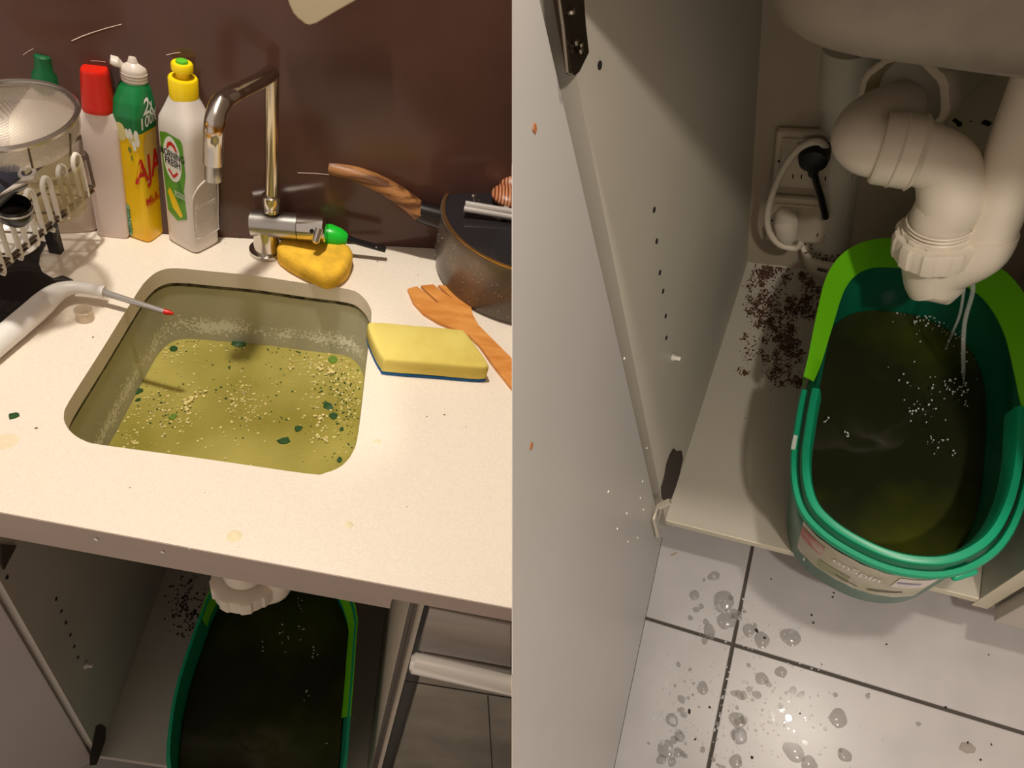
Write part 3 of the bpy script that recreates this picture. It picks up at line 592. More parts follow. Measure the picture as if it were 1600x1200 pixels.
# steel bar and carved knob on the lid
lz = ZT+ph
b0 = L.Z(727, 318, lz+.030); b0b = L.Z(725, 326, lz+.026); e0 = L.Z(840, 337, lz+.030); e0b = L.Z(840, 346, lz+.026)
bar = t.part('lid_bar', tube([b0, e0], 4.2*k, 16), mat('bar_steel', (214, 208, 202), .25, metal=.45), parent=lid); t.part('lid_bar', tube([b0b, e0b], 4.2*k, 16), mat('bar_steel', (214, 208, 202), .25, metal=.45), parent=lid)
t.part('bar_stud', join(ball(L.Z(740, 306, lz+.034), 3.5*k), tube([L.Z(740, 307, lz+.033), L.Z(741, 318, lz+.028)], 1.6*k, 8), tube([L.Z(748, 312, lz+.034), L.Z(746, 330, lz+.026)], 1.2*k, 8)), m_chr, parent=lid)
for u, v, rx, rz in ((803, 287, 26, 18), (797, 307, 28, 13)):
    t.part('striped_knob', ball(L.Z(u, v, lz+.03), rx*k, rx*k, rz*k, 20), wood('knob_wood_%d' % v, (96, 42, 20), (206, 138, 96), 60, (1, .6, .4), .4, 1.5), parent=lid)
t.part('bar_stand', tube([L.Z(790, 335, lz+.012), L.Z(790, 328, lz+.03)], 6*k, 12), m_chr, parent=lid)

# ------------------------------------------------------------------ dish rack and what stands in it
m_wire = mat('rack_wire', (120, 108, 98), .3, metal=.9); m_coat = mat('rack_coating', (226, 220, 208), .45)
rk0 = L.Z(100, 400, ZT)
t = Thing(L, 'dish_rack', V3(-.62, .82, ZT), 'wire dish rack with white coated prongs left of the sink', 'dish rack')
zb, zm, zu = .945, .985, 1.035
def toward(S, p, d, n): return p+d*n
cb_ = L.Z(147, 290, 1.003); zb = 1.003-.0
e1 = L.Z(0, 415, zb); sd = (e1-cb_).normalized(); le = cb_+sd*.40
lx = V3(-.97, -.24, 0)                             # towards the left, along the wall
def rail(p, q, r=.0022): return tube([p, q], r, 8)
up = V3(0, 0, .052)
c_top = L.Z(128, 211, 1.062)
t.part('lower_rail', join(rail(cb_, le), rail(cb_+lx*.3, le+lx*.3), rail(cb_, cb_+lx*.3), rail(le, le+lx*.3), rail(cb_-UP*.006+sd*.004, le-UP*.006)), m_wire)
d2 = (L.Z(53, 268, 1.062)-c_top).normalized()
t.part('upper_rail', join(rail(c_top, c_top+d2*.36), rail(c_top, c_top+lx*.3), rail(c_top+lx*.3, c_top+lx*.3+d2*.36)), m_wire)
c_mid = c_top+(cb_-c_top)*.42
t.part('middle_rail', join(rail(c_mid, c_mid+sd*.36, .0016), rail(c_mid, c_mid+lx*.3, .0016)), m_wire)
for a, b in ((cb_, c_top), (cb_+lx*.3, c_top+lx*.3), (le, c_top+d2*.38)): t.part('corner_post', rail(a, b), m_wire)
for i in range(8):
    p = cb_+sd*(.018+.034*i); q = p+sd*.015; h = UP*.052+V3(-.004, 0, 0)-sd*.006
    t.part('prong', tube(catmull([p-UP*.007, p+h*.5, p+h*.92, (p+q)/2+h*1.08, q+h*.92, q+h*.5, q-UP*.007, (p+q)/2+UP*-.013+sd*.012], 5), .0032, 10), m_coat)
for i in range(7):
    p = cb_+sd*(.03+.05*i); t.part('cross_wire', rail(p, p+lx*.3, .0014), m_wire)
t.part('foot', join(rail(L.Z(87, 352, 1.0), L.Z(87, 376, .925), .003), obox(L.Z(84, 376, .92), (.008, 0, 0), (0, .006, 0), (0, 0, .019))), mat('foot_black', (26, 22, 22), .5))
# black tray under the rack
m_tray = mat('tray_black', (20, 15, 15), .5)
ty = [(-40, 560), (0, 512), (45, 478), (92, 446), (88, 438), (66, 425), (60, 410), (62, 395), (72, 378), (40, 372), (-40, 400)]
single(L, 'drip_tray', prism([V3(p.x, p.y, ZT+.0004) for p in [Lc(u, v, .004) for u, v in ty]], (0, 0, .004)), m_tray, 'black drip tray on the bench below the wire rack', 'tray')
# sieve
cc = L.Z(10, 179, 1.165); k = L.mpp(cc); sr = 101*k
sax = V3(-.10, -.10, 1)
t = Thing(L, 'sieve', cc-UP*.06, 'large steel mesh sieve resting upright on the dish rack', 'sieve')
t.part('rim', lathe([(sr*.95, -.002), (sr*1.0, -.003), (sr*1.03, .001), (sr*1.0, .004), (sr*.96, .003)], cc, sax, seg=64, cap0=False, cap1=False), mat('rim_steel', (196, 188, 178), .25, metal=.95))
t.part('outer_band', lathe([(sr*1.0, -.001), (sr*.95, -.020)], cc, sax, seg=64, cap0=False, cap1=False), meshmat('band_mesh', (206, 196, 182)))
t.part('mesh_bowl', lathe([(sr*.96, 0), (sr*.93, -.02), (sr*.80, -.036), (sr*.5, -.049), (sr*.2, -.054), (.002, -.055)], cc, sax, seg=64, cap0=False), meshmat('sieve_mesh', (196, 186, 172)), smooth=60)
for a in (4.0, 4.7, 5.4, 6.1): t.part('wire_support', tube([cc+V3(math.cos(a)*sr, math.sin(a)*sr, -.002), cc+V3(math.cos(a)*sr*.92, math.sin(a)*sr*.92, -.03)], .0012, 6), m_wire)
# glass bowl below the sieve
gc = L.Z(70, 262, 1.045); k = L.mpp(gc)
single(L, 'glass_jar', lathe([(44*k, -.05), (50*k, -.04), (52*k, .02), (50*k, .022), (48*k, .018), (47*k, -.038)], gc-UP*.012, seg=40), mat('jar_glass', (196, 186, 150), .1, alpha=.4, c2=(190, 168, 110), vscale=10), 'yellowish glass jar under the sieve in the dish rack', 'jar')
# black ladle end with a clear looped handle
q0 = L.Z(22, 330, 1.075); k = L.mpp(q0)
t = Thing(L, 'measuring_scoop', q0-UP*.03, 'black rounded scoop with a clear looped handle hooked on the rack', 'utensil')
t.part('scoop', lathe([(3*k, -24*k), (16*k, -20*k), (24*k, -9*k), (26*k, 4*k), (25*k, 14*k), (23*k, 14*k), (22*k, 2*k)], q0, (.1, -.1, 1), seg=28), mat('scoop_black', (18, 16, 17), .25))
t.part('scoop_band', lathe([(26*k, 5*k), (27*k, 6*k), (27*k, 8*k), (26*k, 9*k)], q0, (.1, -.1, 1), seg=28, cap0=False, cap1=False), mat('band_clear', (200, 196, 188), .2))
t.part('body', tube([L.Z(-30, 310, 1.11), L.Z(0, 286, 1.11), L.Z(28, 275, 1.11), L.Z(34, 273, 1.11)], [24*k, 23*k, 20*k, 14*k], 24), mat('scoop_blue', (62, 64, 76), .25))
lo = L.Z(42, 270, 1.12)
t.part('handle_loop', tube([lo+V3(math.cos(a)*10*k, math.sin(a)*11*k, math.sin(a)*.002) for a in [i*math.pi/9 for i in range(19)]], 3.2*k, 8), mat('clear_loop', (206, 196, 186), .12, alpha=.6))
t.part('handle_plate', prism([L.Z(u, v, 1.119) for u, v in ((0, 306), (52, 283), (57, 272), (52, 260), (36, 262), (30, 270))][:3]+[L.Z(36, 280, 1.119)], (0, 0, .002)), MATS['clear_loop'])
# plate and bowl standing among the prongs
for u, v, z, r, lab in ((18, 372, .985, 40, 'white plate lying behind the rack prongs'),):
    p = L.Z(u, v, z); k = L.mpp(p); ax = V3(.25, -.35, 1) if r > 35 else V3(.1, -.2, 1)
    single(L, 'dish', lathe([(r*.4*k, 0), (r*.6*k, .001), (r*k, .007), (r*k, .009), (r*.6*k, .004), (r*.3*k, .003)], p, ax, seg=36), mat('china_white', (240, 234, 224), .2), lab, 'dish')

# ------------------------------------------------------------------ white bent tool with a steel rod, small cap, crumbs, hanging board
z1, z2 = .918, .924
tp = [L.Z(-40, 566, .916), L.Z(0, 532, .917), L.Z(50, 490, .919), L.Z(80, 463, .921), L.Z(100, 452, .923), L.Z(125, 449, .924), L.Z(163, 456, .923)]
k = L.mpp(tp[3]); path = catmull(tp, 5)
t = Thing(L, 'bent_tool', V3(tp[3].x, tp[3].y, ZT+.001), 'white bent plastic handle with a thin steel rod and red tip', 'tool')
t.part('handle', tube(path, [17.5*k]*12+[17.5*k-(i/12)*7.5*k for i in range(13)]+[9.5*k]*4+[9.2*k]*2, 20), mat('tool_white', (240, 236, 230), .3))
r0, r1, r2 = L.Z(162, 457, .923), L.Z(257, 487, .918), L.Z(271, 490, .917)
t.part('rod', tube([r0, r1], [5.5*k, 4.5*k], 14), mat('rod_grey', (176, 172, 168), .3, metal=.6))
t.part('red_tip', tube([r1-(r1-r0)*.01, r1+(r2-r1)*.4, r2], [4.6*k, 4.6*k, 2*k], 12), m_red)
t.part('clip', tube([L.Z(84, 437, .924), L.Z(98, 436, .926), L.Z(112, 440, .926)], [3*k, 6*k, 4*k], 10), mat('clip_grey', (70, 64, 60), .3, metal=.6))
cp = Lc(134, 498); k = L.mpp(cp)
single(L, 'clear_cap', lathe([(12*k, .0006), (12.5*k, .001), (13.5*k, .016), (12.5*k, .0165), (11.5*k, .013), (11*k, .003)], cp, seg=28), mat('clear_plastic', (226, 208, 180), .25, alpha=.5), 'small clear plastic cap on the bench by the bent tool', 'cap')
for u, v, r, lab, m in ((22, 650, 8, 'green herb leaf on the bench at the far left', m_leaf), (376, 371, 5, 'small green leaf on the bench behind the tap', m_leaf)):
    single(L, 'herb_leaf', scrap(Lc(u, v, .0002), UP, r*.0008, .0014, 9), m, lab, 'leaf', 'herb leaves on the bench')
single(L, 'bench_crumbs', join(*[scrap(Lc(u, v, .0002), UP, r*.0007, .0006, 5) for u, v, r in ((145, 527, 2.2), (57, 669, 3), (43, 521, 2.2), (667, 651, 1.8), (694, 648, 3.4), (728, 667, 1), (653, 430, 1.6), (636, 792, 1.4), (260, 690, 1), (352, 380, 1.4), (765, 484, 1.6), (372, 855, 1), (203, 762, 1.2), (320, 770, 1))]), mat('crumb_brown', (120, 78, 44), .8), 'tiny brown crumbs scattered on the benchtop', 'crumbs', kind='stuff')
single(L, 'rail_spots', join(*[lathe([(r, 0), (r*.8, .0004)], LF(u, v, -.0021), -fn, seg=10) for u, v, r in ((150, 843, .0024), (254, 863, .0022), (273, 852, .0016), (296, 857, .0018), (243, 845, .001))]), m_wp, 'small white paint spots on the bench front edge', 'spots', kind='stuff')
hb = [LW(u, v, .02) for u, v in ((440, -40), (452, 4), (458, 17), (466, 26), (476, 34), (485, 36), (495, 33), (520, 18), (552, 0), (600, -30), (600, -60), (430, -60))]
single(L, 'hanging_board', prism(hb, -wn*.008), mat('board_cream', (206, 192, 160), .5, var=.05, vscale=30), 'cream plastic board hanging on the splashback, only its corner showing', 'board', bevel=.002)
# ================================================================== RIGHT SET: the cupboard under the sink
BZ = .15                                             # top of the cupboard base
m_pan = mat('cupboard_panel', (178, 172, 158), .42, var=.04, vscale=7)
m_pdoor = mat('cupboard_door', (170, 166, 161), .36, var=.04, vscale=5)
m_edge = mat('cupboard_edge', (212, 204, 182), .5, var=.06, vscale=30)
m_bk = mat('cupboard_back', (168, 156, 136), .55, var=.06, vscale=6)
m_tile = mat('tile_pale', (176, 173, 172), .30, var=.07, vscale=14, bump=.03, bscale=60, rvar=.08)
m_grout = mat('grout', (74, 68, 60), .8)
f0, f1 = R.Z(1040, 812, BZ), R.Z(1530, 935, BZ); bk0 = R.Z(1168, 410, BZ)
yF = f0.y; xL = f0.x; xR = f1.x
fl = single(R, 'floor', box(-.30, .62, -.40, .56, -.03, -.004), m_grout, 'tiled kitchen floor in front of the open cupboard', 'floor', kind='structure')
jx, jy = R.Z(1145, 1007, 0).x, R.Z(1145, 1007, 0).y
def child(parent, name, vf, m, bevel=0, kind=None, smooth=40):
    base = parent.matrix_world.translation; loc = parent.matrix_world
    inv = (R.M.inverted() @ loc).translation
    o = bpy.data.objects.new(name, mkmesh(name, vf, m, inv, smooth)); COL.objects.link(o); o.parent = parent; SETS[o.name] = R
    if bevel: bev(o, bevel)
    if kind: o['kind'] = kind
    return o
T = .45; g = .0022
for i in (-1, 0, 1):
    for j in (-1, 0):
        x0, y0 = jx+i*T, jy+j*T; x1, y1 = x0+T, y0+T
        x0 = max(x0, -.30); x1 = min(x1, .62); y0 = max(y0, -.40); y1 = min(y1, .56)
        child(fl, 'tile', box(x0+g, x1-g, y0+g, y1-g, -.005, 0), m_tile, .0012)
# skirting below the cupboard
single(R, 'baseboard_front', box(xL-.016, xR+.010, yF+.045, yF+.060, 0, .118), mat('kick_grey', (150, 142, 134), .5), 'grey kickboard below the open cupboard', 'kickboard', kind='structure')
cup = Thing(R, 'sink_cupboard', V3(.06, .5, .12), 'open grey cupboard under the sink, its door swung wide', 'cupboard')
base = cup.part('base_panel', prism([V3(xL, yF, .134), V3(xR, yF, .134), V3(xR+.012, .70, .134), V3(bk0.x, .70, .134)], (0, 0, .016)), m_pan)
cup.part('base_edging', box(xL, xR, yF-.0012, yF, .1345, .1498), m_edge, parent=base)
px0 = V3(xL, yF, 0); px1 = V3(bk0.x, bk0.y+.01, 0)
sp = cup.part('side_panel', wall((px0.x, px0.y), (px1.x, px1.y), .118, .90, .016), m_pan)
pdir = (px1-px0).normalized(); pnr = V3(pdir.y, -pdir.x, 0)
def RP(u, v, off=.0004): return R.P(u, v, px0+pnr*off, pnr)
rp0 = V3(xR+.0005, yF, 0); rp1 = V3(xR+.0125, .71, 0)
cup.part('side_panel', prism([V3(rp0.x, rp0.y, .118), V3(rp0.x+.016, rp0.y, .118), V3(rp1.x+.016, rp1.y, .118), V3(rp1.x, rp1.y, .118)], (0, 0, .78)), m_pan)
cup.part('panel_edging', box(xR+.0005, xR+.0165, yF-.0014, yF, .119, .895), m_edge)
yB = bk0.y
cup.part('back_panel', box(bk0.x-.02, xR+.03, yB+.0005, yB+.012, .12, .90), m_bk)
hm = mat('hole_dark', (22, 18, 15), .9)
for u, v in ((1022, 328), (1026, 377), (1031, 426), (1036, 455), (1040, 494), (1041, 528), (937, 102)):
    cup.part('pin_hole', lathe([(.0022, -.0003), (.0022, .0006)], RP(u, v), pnr, seg=8), hm, parent=sp)
p = RP(1050, 558); cup.part('shelf_pin', join(lathe([(.0036, 0), (.0036, .003)], p, pnr, seg=12), lathe([(.0024, .003), (.0024, .008), (.0016, .009)], p, pnr, seg=10)), mat('clear_pin', (210, 205, 195), .2), parent=sp)
dm = [RP(u, v) for u, v in ((1046, 712), (1052, 701), (1058, 706), (1064, 704), (1066, 716), (1061, 740), (1055, 760), (1048, 778), (1040, 786), (1034, 778), (1033, 762), (1038, 744), (1041, 726))]
cup.part('broken_patch', prism(dm, pnr*.0012), mat('chipboard_dark', (52, 40, 32), .9, var=.5, vscale=260, bump=.8, bscale=400), parent=sp)
# door, hinged on the left side panel and swung towards the viewer
d0, d1 = V3(-.1235, .252, 0), V3(-.1035, -.26, 0)
ddir = (d1-d0).normalized(); dnr = V3(-ddir.y, ddir.x, 0)
if dnr.x < 0: dnr = -dnr
q0, q1 = d0-dnr*.016, d1-dnr*.016
door = cup.part('door', prism([V3(d0.x, d0.y, .125), V3(d1.x, d1.y, .125), V3(q1.x, q1.y, .125), V3(q0.x, q0.y, .125)], (0, 0, .80)), m_pdoor)
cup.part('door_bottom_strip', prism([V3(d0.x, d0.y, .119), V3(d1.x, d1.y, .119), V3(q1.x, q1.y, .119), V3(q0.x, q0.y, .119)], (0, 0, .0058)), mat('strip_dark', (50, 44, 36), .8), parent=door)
def RD(u, v, off=.0): return R.P(u, v, d0+dnr*off, dnr)
m_hin = mat('hinge_chrome', (150, 140, 126), .18, metal=1)
hp_ = [RD(u, v, .003) for u, v in ((862, -40), (864, 0), (880, 90), (884, 115), (889, 118), (896, 112), (911, 82), (906, 40), (900, -40))]
hg = cup.part('hinge', prism(hp_, dnr*.003), mat('hinge_bronze', (62, 50, 40), .22, metal=.9), parent=door)
cup.part('hinge_rim', tube([RD(u, v, .007) for u, v in ((868, -40), (880, 40), (887, 112), (892, 112))], .0009, 8), m_hin)
for u, v in ((891, 18), (900, 66), (908, 70), (907, 79)): cup.part('hinge_screw', ball(RD(u, v, .0075), .0016 if u > 895 else .0024, None, .0016, 8), m_hin)
l0 = [RD(u, v, .004) for u, v in ((1026, 800), (1030, 790), (1036, 783), (1047, 779), (1048, 787), (1036, 793), (1031, 810), (1029, 826), (1031, 838), (1027, 839), (1020, 812))]
m_zinc = mat('hinge_zinc', (214, 206, 186), .3, metal=.6)
cup.part('broken_hinge', tube([RD(1021, 812, .003), RD(1027, 838, .003)], .0022, 8), m_zinc, parent=door)
cup.part('broken_hinge', tube([RD(1021, 811, .004), RD(1027, 791, .006), RD(1030, 788, .008)], .0018, 8), m_zinc, parent=door)
a_, b_ = RD(1029, 792, .010), RD(1047, 783, .022); cup.part('broken_hinge', tube([a_, b_], .0036, 4), m_zinc, parent=door)
cup.part('hinge_arm', tube([RD(1029, 812, .004), RD(1032, 795, .006)], .0012, 6), m_zinc, parent=door)
sp_ = []
for u, v in ((950, 768), (1004, 752), (1000, 778), (1005, 796), (979, 802), (964, 826), (981, 846), (996, 840), (1010, 700), (975, 560)):
    p = RD(u, v, .0002); sp_.append(lathe([(.0012, 0), (.0006, .0008)], p, dnr, seg=7))
cup.part('door_specks', join(*sp_), mat('speck_pale', (236, 228, 214), .4), parent=door, kind='stuff')
for u, v, r in ((835, 200, .003), (830, 697, .0026)): cup.part('rust_mark', scrap(RD(u, v, .0002), dnr, r, .0004, 7), mat('rust', (150, 92, 50), .8), parent=door)
# neighbouring drawer front at the right edge and its kickboard
nx = xR+.021
nb_ = Thing(R, 'neighbour_cupboard', V3(nx+.15, .4, .12), 'grey closed cupboard front at the right edge beside the bucket', 'cupboard')
nb_.part('front_panel', box(nx, nx+.28, yF-.016, yF+.0, .128, .90), mat('neighbour_grey', (186, 178, 168), .42), bevel=.001)
nb_.part('carcass', box(nx, nx+.28, yF+.001, .66, .128, .90), m_pan)
single(R, 'baseboard_right', box(nx-.008, nx+.28, yF+.035, yF+.050, 0, .120), mat('kick_grey2', (178, 170, 162), .5), 'pale kickboard under the cupboard at the right edge', 'kickboard', kind='structure')
# bench and sink bowl overhead
single(R, 'benchtop', box(-.36, .62, yF-.006, .72, .902, .93), m_bench, 'stone benchtop over the open cupboard, above the picture', 'benchtop')
m_bowl = mat('bowl_underside', (150, 140, 126), .5, metal=.3, var=.35, vscale=9, bump=.25, bscale=60)
bz = .745
def rrect(x0, x1, y0, y1, r, z, n=6):
    out = []
    for cx, cy, a in ((x1-r, y0+r, -90), (x1-r, y1-r, 0), (x0+r, y1-r, 90), (x0+r, y0+r, 180)):
        for i in range(n+1): t_ = math.radians(a+90*i/n); out.append(V3(cx+r*math.cos(t_), cy+r*math.sin(t_), z))
    return out
sx0, sx1, sy0, sy1 = -.066, .30, .385, .66
def tilt(vf):
    for p in vf[0]: p.z -= max(0, .9-p.z)/.155*.16*(p.x-.0)
    return vf
single(R, 'sink_bowl', tilt(loft([rrect(sx0+.06, sx1-.06, sy0+.06, sy1-.06, .03, bz-.002), rrect(sx0+.02, sx1-.02, sy0+.02, sy1-.02, .05, bz+.004), rrect(sx0+.006, sx1-.006, sy0+.006, sy1-.006, .06, bz+.016), rrect(sx0, sx1, sy0, sy1, .065, bz+.035), rrect(sx0-.008, sx1+.008, sy0-.006, sy1+.008, .07, .895), rrect(sx0-.02, sx1+.02, sy0-.012, sy1+.02, .08, .9)])), m_bowl, 'grey underside of the sink bowl above the white trap', 'sink', smooth=60)

for u0, v0, u1, v1, r in ((1490, 186, 1500, 196, .0022), (1500, 190, 1502, 196, .0012), (1535, 190, 1546, 194, .0028), (1516, 190, 1518, 190, .0008)):
    cup.part('wall_scuff', tube([R.Y(u0, v0, yB+.0005), R.Y((u0+u1)/2, (v0+v1)/2-1, yB+.0004), R.Y(u1, v1, yB+.0005)], r, 6), hm)
# ------------------------------------------------------------------ sockets, plugs and cables on the back wall
m_sock = mat('socket_cream', (196, 184, 164), .4, var=.05, vscale=40); m_blk = mat('plug_black', (16, 14, 14), .45); m_cab = mat('cable_cream', (206, 196, 178), .45)
def RB(u, v, off=0): return R.Y(u, v, yB-off)
def socket(px, label):
    a, b = RB(*px[0]), RB(*px[1]); x0, x1 = min(a.x, b.x), max(a.x, b.x); z0, z1 = min(a.z, b.z), max(a.z, b.z)
    t = Thing(R, 'wall_socket', V3((x0+x1)/2, yB, z0), label, 'socket', 'power sockets behind the pipes')
    pl = t.part('plate', box(x0, x1, yB-.010, yB-.0006, z0, z1), m_sock, bevel=.003)
    t.part('inner_plate', box(x0+.008, x1-.008, yB-.013, yB-.0101, z0+.008, z1-.008), m_sock, bevel=.002)
    for fx in (.32, .72):
        x = x0+(x1-x0)*fx
        t.part('rocker_switch', box(x-.005, x+.005, yB-.0155, yB-.0131, z1-.024, z1-.013), m_sock, parent=pl, bevel=.001)
    for dx in (.07, .93): t.part('screw', lathe([(.0016, 0), (.0016, .001)], V3(x0+(x1-x0)*dx, yB-.0101, (z0+z1)/2), (0, -1, 0), seg=8), hm, parent=pl)
    for fx in (.32, .72):
        for dx in (-.005, .005): t.part('slot', box(x0+(x1-x0)*fx+dx-.0008, x0+(x1-x0)*fx+dx+.0008, yB-.0134, yB-.0131, z0+.022, z0+.029), hm, parent=pl)
    return t
socket(((1215, 196), (1330, 292)), 'upper cream power socket, with the black plug in it')
socket(((1204, 300), (1316, 378)), 'lower cream power socket, with the white plug in it')
bp = RB(1272, 246, .03)
t = Thing(R, 'black_plug', bp, 'round black plug in the upper socket', 'plug')
t.part('plug_body', lathe([(.012, -.018), (.017, -.014), (.018, 0), (.016, .008), (.010, .012)], bp, (0, -1, 0), seg=24), m_blk)
pb = RB(1271, 266, .032); pe = RB(1282, 306, .022)
t.part('strain_relief', tube([bp+V3(0, 0, -.012), pb, pb+V3(0, 0, -.008)], [.007, .007, .005], 14), m_blk)
t.part('cord', tube(catmull([pb, RB(1276, 286, .028), pe, RB(1290, 340, .018)], 5), .0042, 10), m_blk)
wp_ = RB(1228, 352, .03)
t = Thing(R, 'white_plug', wp_, 'cream plug with looping cable in the lower socket', 'plug')
t.part('plug_body', tube([RB(1228, 336, .016), RB(1228, 348, .03), RB(1230, 366, .034), RB(1230, 376, .034)], [.014, .016, .014, .009], 18), m_cab)
cpath = catmull([RB(1291, 232, .020), RB(1282, 222, .034), RB(1265, 223, .04), RB(1245, 235, .04), RB(1225, 262, .04), RB(1208, 300, .04), RB(1199, 335, .04), RB(1202, 362, .04), RB(1218, 382, .042), RB(1242, 388, .042), RB(1252, 380, .04)], 6)
t.part('cable', tube(cpath, .0042, 10), m_cab)
lz_ = R.Z
t.part('cable', tube(catmull([lz_(1182, 383, .158), lz_(1200, 393, .158), lz_(1225, 403, .158), lz_(1244, 400, .158), lz_(1251, 388, .165), lz_(1246, 372, .19)], 6), .004, 10), m_cab)

# ------------------------------------------------------------------ waste pipes
m_pipe = mat('pvc_trap', (228, 218, 200), .36, var=.04, vscale=18); m_pipe2 = mat('pvc_grey', (204, 200, 186), .45, var=.08, vscale=12)
# upright waste pipe at the back with its floor sleeve
wp0 = R.Z(1294, 412, BZ); yP = wp0.y
top = R.Y(1334, 60, yP); wdir = (top-wp0).normalized()
t = Thing(R, 'waste_pipe', wp0, 'grey upright waste pipe standing in a white sleeve at the back', 'pipe')
t.part('pipe', tube([wp0+UP*.02, top], .0285, 28), m_pipe2)
t.part('coupling', tube([top-wdir*.075, top-wdir*.073, top], [.0285, .0325, .0325], 28), m_pipe2)
sl = t.part('sleeve', lathe([(.030, .0005), (.034, .006), (.041, .035), (.043, .05), (.046, .051), (.046, .056), (.040, .056), (.036, .048), (.030, .04)], wp0, seg=36), m_pipe)
t.part('sleeve_print', join(*[obox(wp0+V3(math.sin(a)*.0445, -math.cos(a)*.0445, .040), (.0012*math.cos(a), .0012*math.sin(a), 0), (0, 0, .0022), (math.sin(a)*.0006, -math.cos(a)*.0006, 0)) for a in (-.28, -.22, -.16, -.10, -.04)]), mat('print_grey', (60, 56, 50), .6), parent=sl, kind='stuff')
ds = []
for _ in range(150):
    a = random.uniform(0, 6.283); r = random.uniform(.030, .045); ds.append(ball(wp0+V3(math.cos(a)*r, math.sin(a)*r, .0565+random.uniform(0, .003)), random.uniform(.0008, .0022), None, random.uniform(.0008, .0016), 5))
m_dirt = mat('dirt_brown', (84, 56, 38), .95, var=.4, vscale=200)
t.part('dirt_ring', join(*ds), m_dirt, parent=sl, kind='stuff')

# the bottle trap: all joints placed in set coordinates
t = Thing(R, 'sink_trap', R.Z(1450, 440, .42), 'white plastic S-bend trap with ribbed nut dripping over the bucket', 'pipe')
U = R.Z(1452, 420, .425)                              # bottom of the bend
nutc = R.Z(1463, 378, .462)
rpb = R.Z(1530, 392, .455); 
k = R.mpp(nutc)
ptop = R.Z(1618, 165, .585)
# lower bend: from below the nut, round and up to the right
bendp = catmull([nutc-UP*.004, nutc-UP*.018, U+V3(.008, -.004, -.014), rpb+V3(-.022, -.004, -.026), rpb+V3(-.002, 0, 0), rpb+(ptop-rpb)*.15], 6)
t.part('lower_bend', tube(bendp, [.027]*8+[.0265]*(len(bendp)-8), 28), m_pipe, smooth=60)
t.part('riser', tube([rpb+(ptop-rpb)*.05, ptop, ptop+(ptop-rpb)*.9], .0245, 28), m_pipe, smooth=60)
t.part('joint_ring', tube([rpb+(ptop-rpb)*.10, rpb+(ptop-rpb)*.16], .0262, 28), m_pipe)
nax = (R.Z(1478, 320, .505)-nutc).normalized()
nu = t.part('union_nut', lathe([(.034, -.014), (.036, -.012), (.037, .008), (.035, .012), (.0305, .013), (.0305, .016), (.029, .017)], nutc, nax, seg=100, lobes=10, amp=.045), m_pipe, smooth=35)
for z_ in (.018, .022, .026): t.part('thread', lathe([(.0285, z_-.0012), (.0298, z_), (.0285, z_+.0012)], nutc, nax, seg=32, cap0=False, cap1=False), m_pipe, parent=nu)
e0, e1, e2, e3 = nutc+nax*.012, R.Z(1480, 318, .505), R.Z(1478, 262, .535), R.Z(1432, 238, .55)
elb = catmull([e0, e0+(e1-e0)*.6, e1+V3(.002, .001, .002), e2, e3, R.Z(1400, 236, .552)], 6)
t.part('upper_elbow', tube(elb, .0275, 28), m_pipe, smooth=60)
c_a, c_b = R.Z(1440, 240, .549), R.Z(1372, 230, .553)
cdir = (c_b-c_a).normalized()
t.part('socket_collar', tube([c_a, c_a+cdir*.003, c_b-cdir*.003, c_b], [.0285, .032, .032, .030], 32), m_pipe)
for f_ in (.12, .55): t.part('collar_bead', tube([c_a+(c_b-c_a)*f_-cdir*.0014, c_a+(c_b-c_a)*f_, c_a+(c_b-c_a)*f_+cdir*.0014], [.0318, .0334, .0318], 32), m_pipe)
t.part('back_elbow', tube(catmull([c_b-cdir*.004, R.Z(1360, 228, .554), R.Z(1347, 214, .556), R.Z(1356, 196, .552), R.Z(1382, 180, .54), R.Z(1405, 172, .528)], 6), .0262, 28), m_pipe, smooth=60)
rc = R.Z(1416, 152, .535); rax = V3(.42, .80, -.22).normalized()
rg = t.part('wall_ring', lathe([(.0365, -.010), (.041, -.010), (.043, -.008), (.043, .012), (.040, .018)], rc, rax, seg=90, lobes=9, amp=.03, cap0=False, cap1=False), m_pipe, smooth=35)
t.part('ring_liner', lathe([(.0385, -.009), (.034, .006), (.032, .022)], rc, rax, seg=36, cap0=False), mat('pvc_yellowed', (196, 182, 148), .5), parent=rg)
t.part('wall_pipe', tube([rc+rax*.012, rc+rax*.05, rc+rax*.085], .0345, 28), m_pipe2)

# ------------------------------------------------------------------ bucket
RZ = .352
rim_px = [(1264, 566), (1252, 615), (1244, 660), (1238, 705), (1240, 755), (1254, 797), (1286, 832), (1330, 861), (1380, 884), (1430, 896), (1482, 897), (1530, 882), (1572, 850), (1600, 800), (1616, 735), (1620, 660), (1622, 580), (1612, 505), (1580, 445), (1530, 408), (1465, 385), (1400, 379), (1352, 384), (1316, 404), (1292, 440), (1276, 505)]
rim = catmull([R.Z(u, v, RZ) for u, v in rim_px], 4, True); rcn = sum(rim, Vector())/len(rim); NR = len(rim)
nrmv = []
for i in range(NR):
    tt = rim[(i+1) % NR]-rim[i-1]; n_ = V3(tt.y, -tt.x, 0).normalized()
    if n_.dot(rim[i]-rcn) < 0: n_ = -n_
    nrmv.append(n_)
def rr(z, ins): return [V3(p.x-n_.x*ins, p.y-n_.y*ins, z) for p, n_ in zip(rim, nrmv)]
def rk(z, k_, sh=0): return [V3(rcn.x+(p.x-rcn.x)*k_, rcn.y+(p.y-rcn.y)*k_+sh, z) for p in rim]
t = Thing(R, 'mop_bucket', V3(rcn.x, rcn.y+.03, BZ), 'teal mop bucket with a lime collar catching water under the trap', 'bucket')
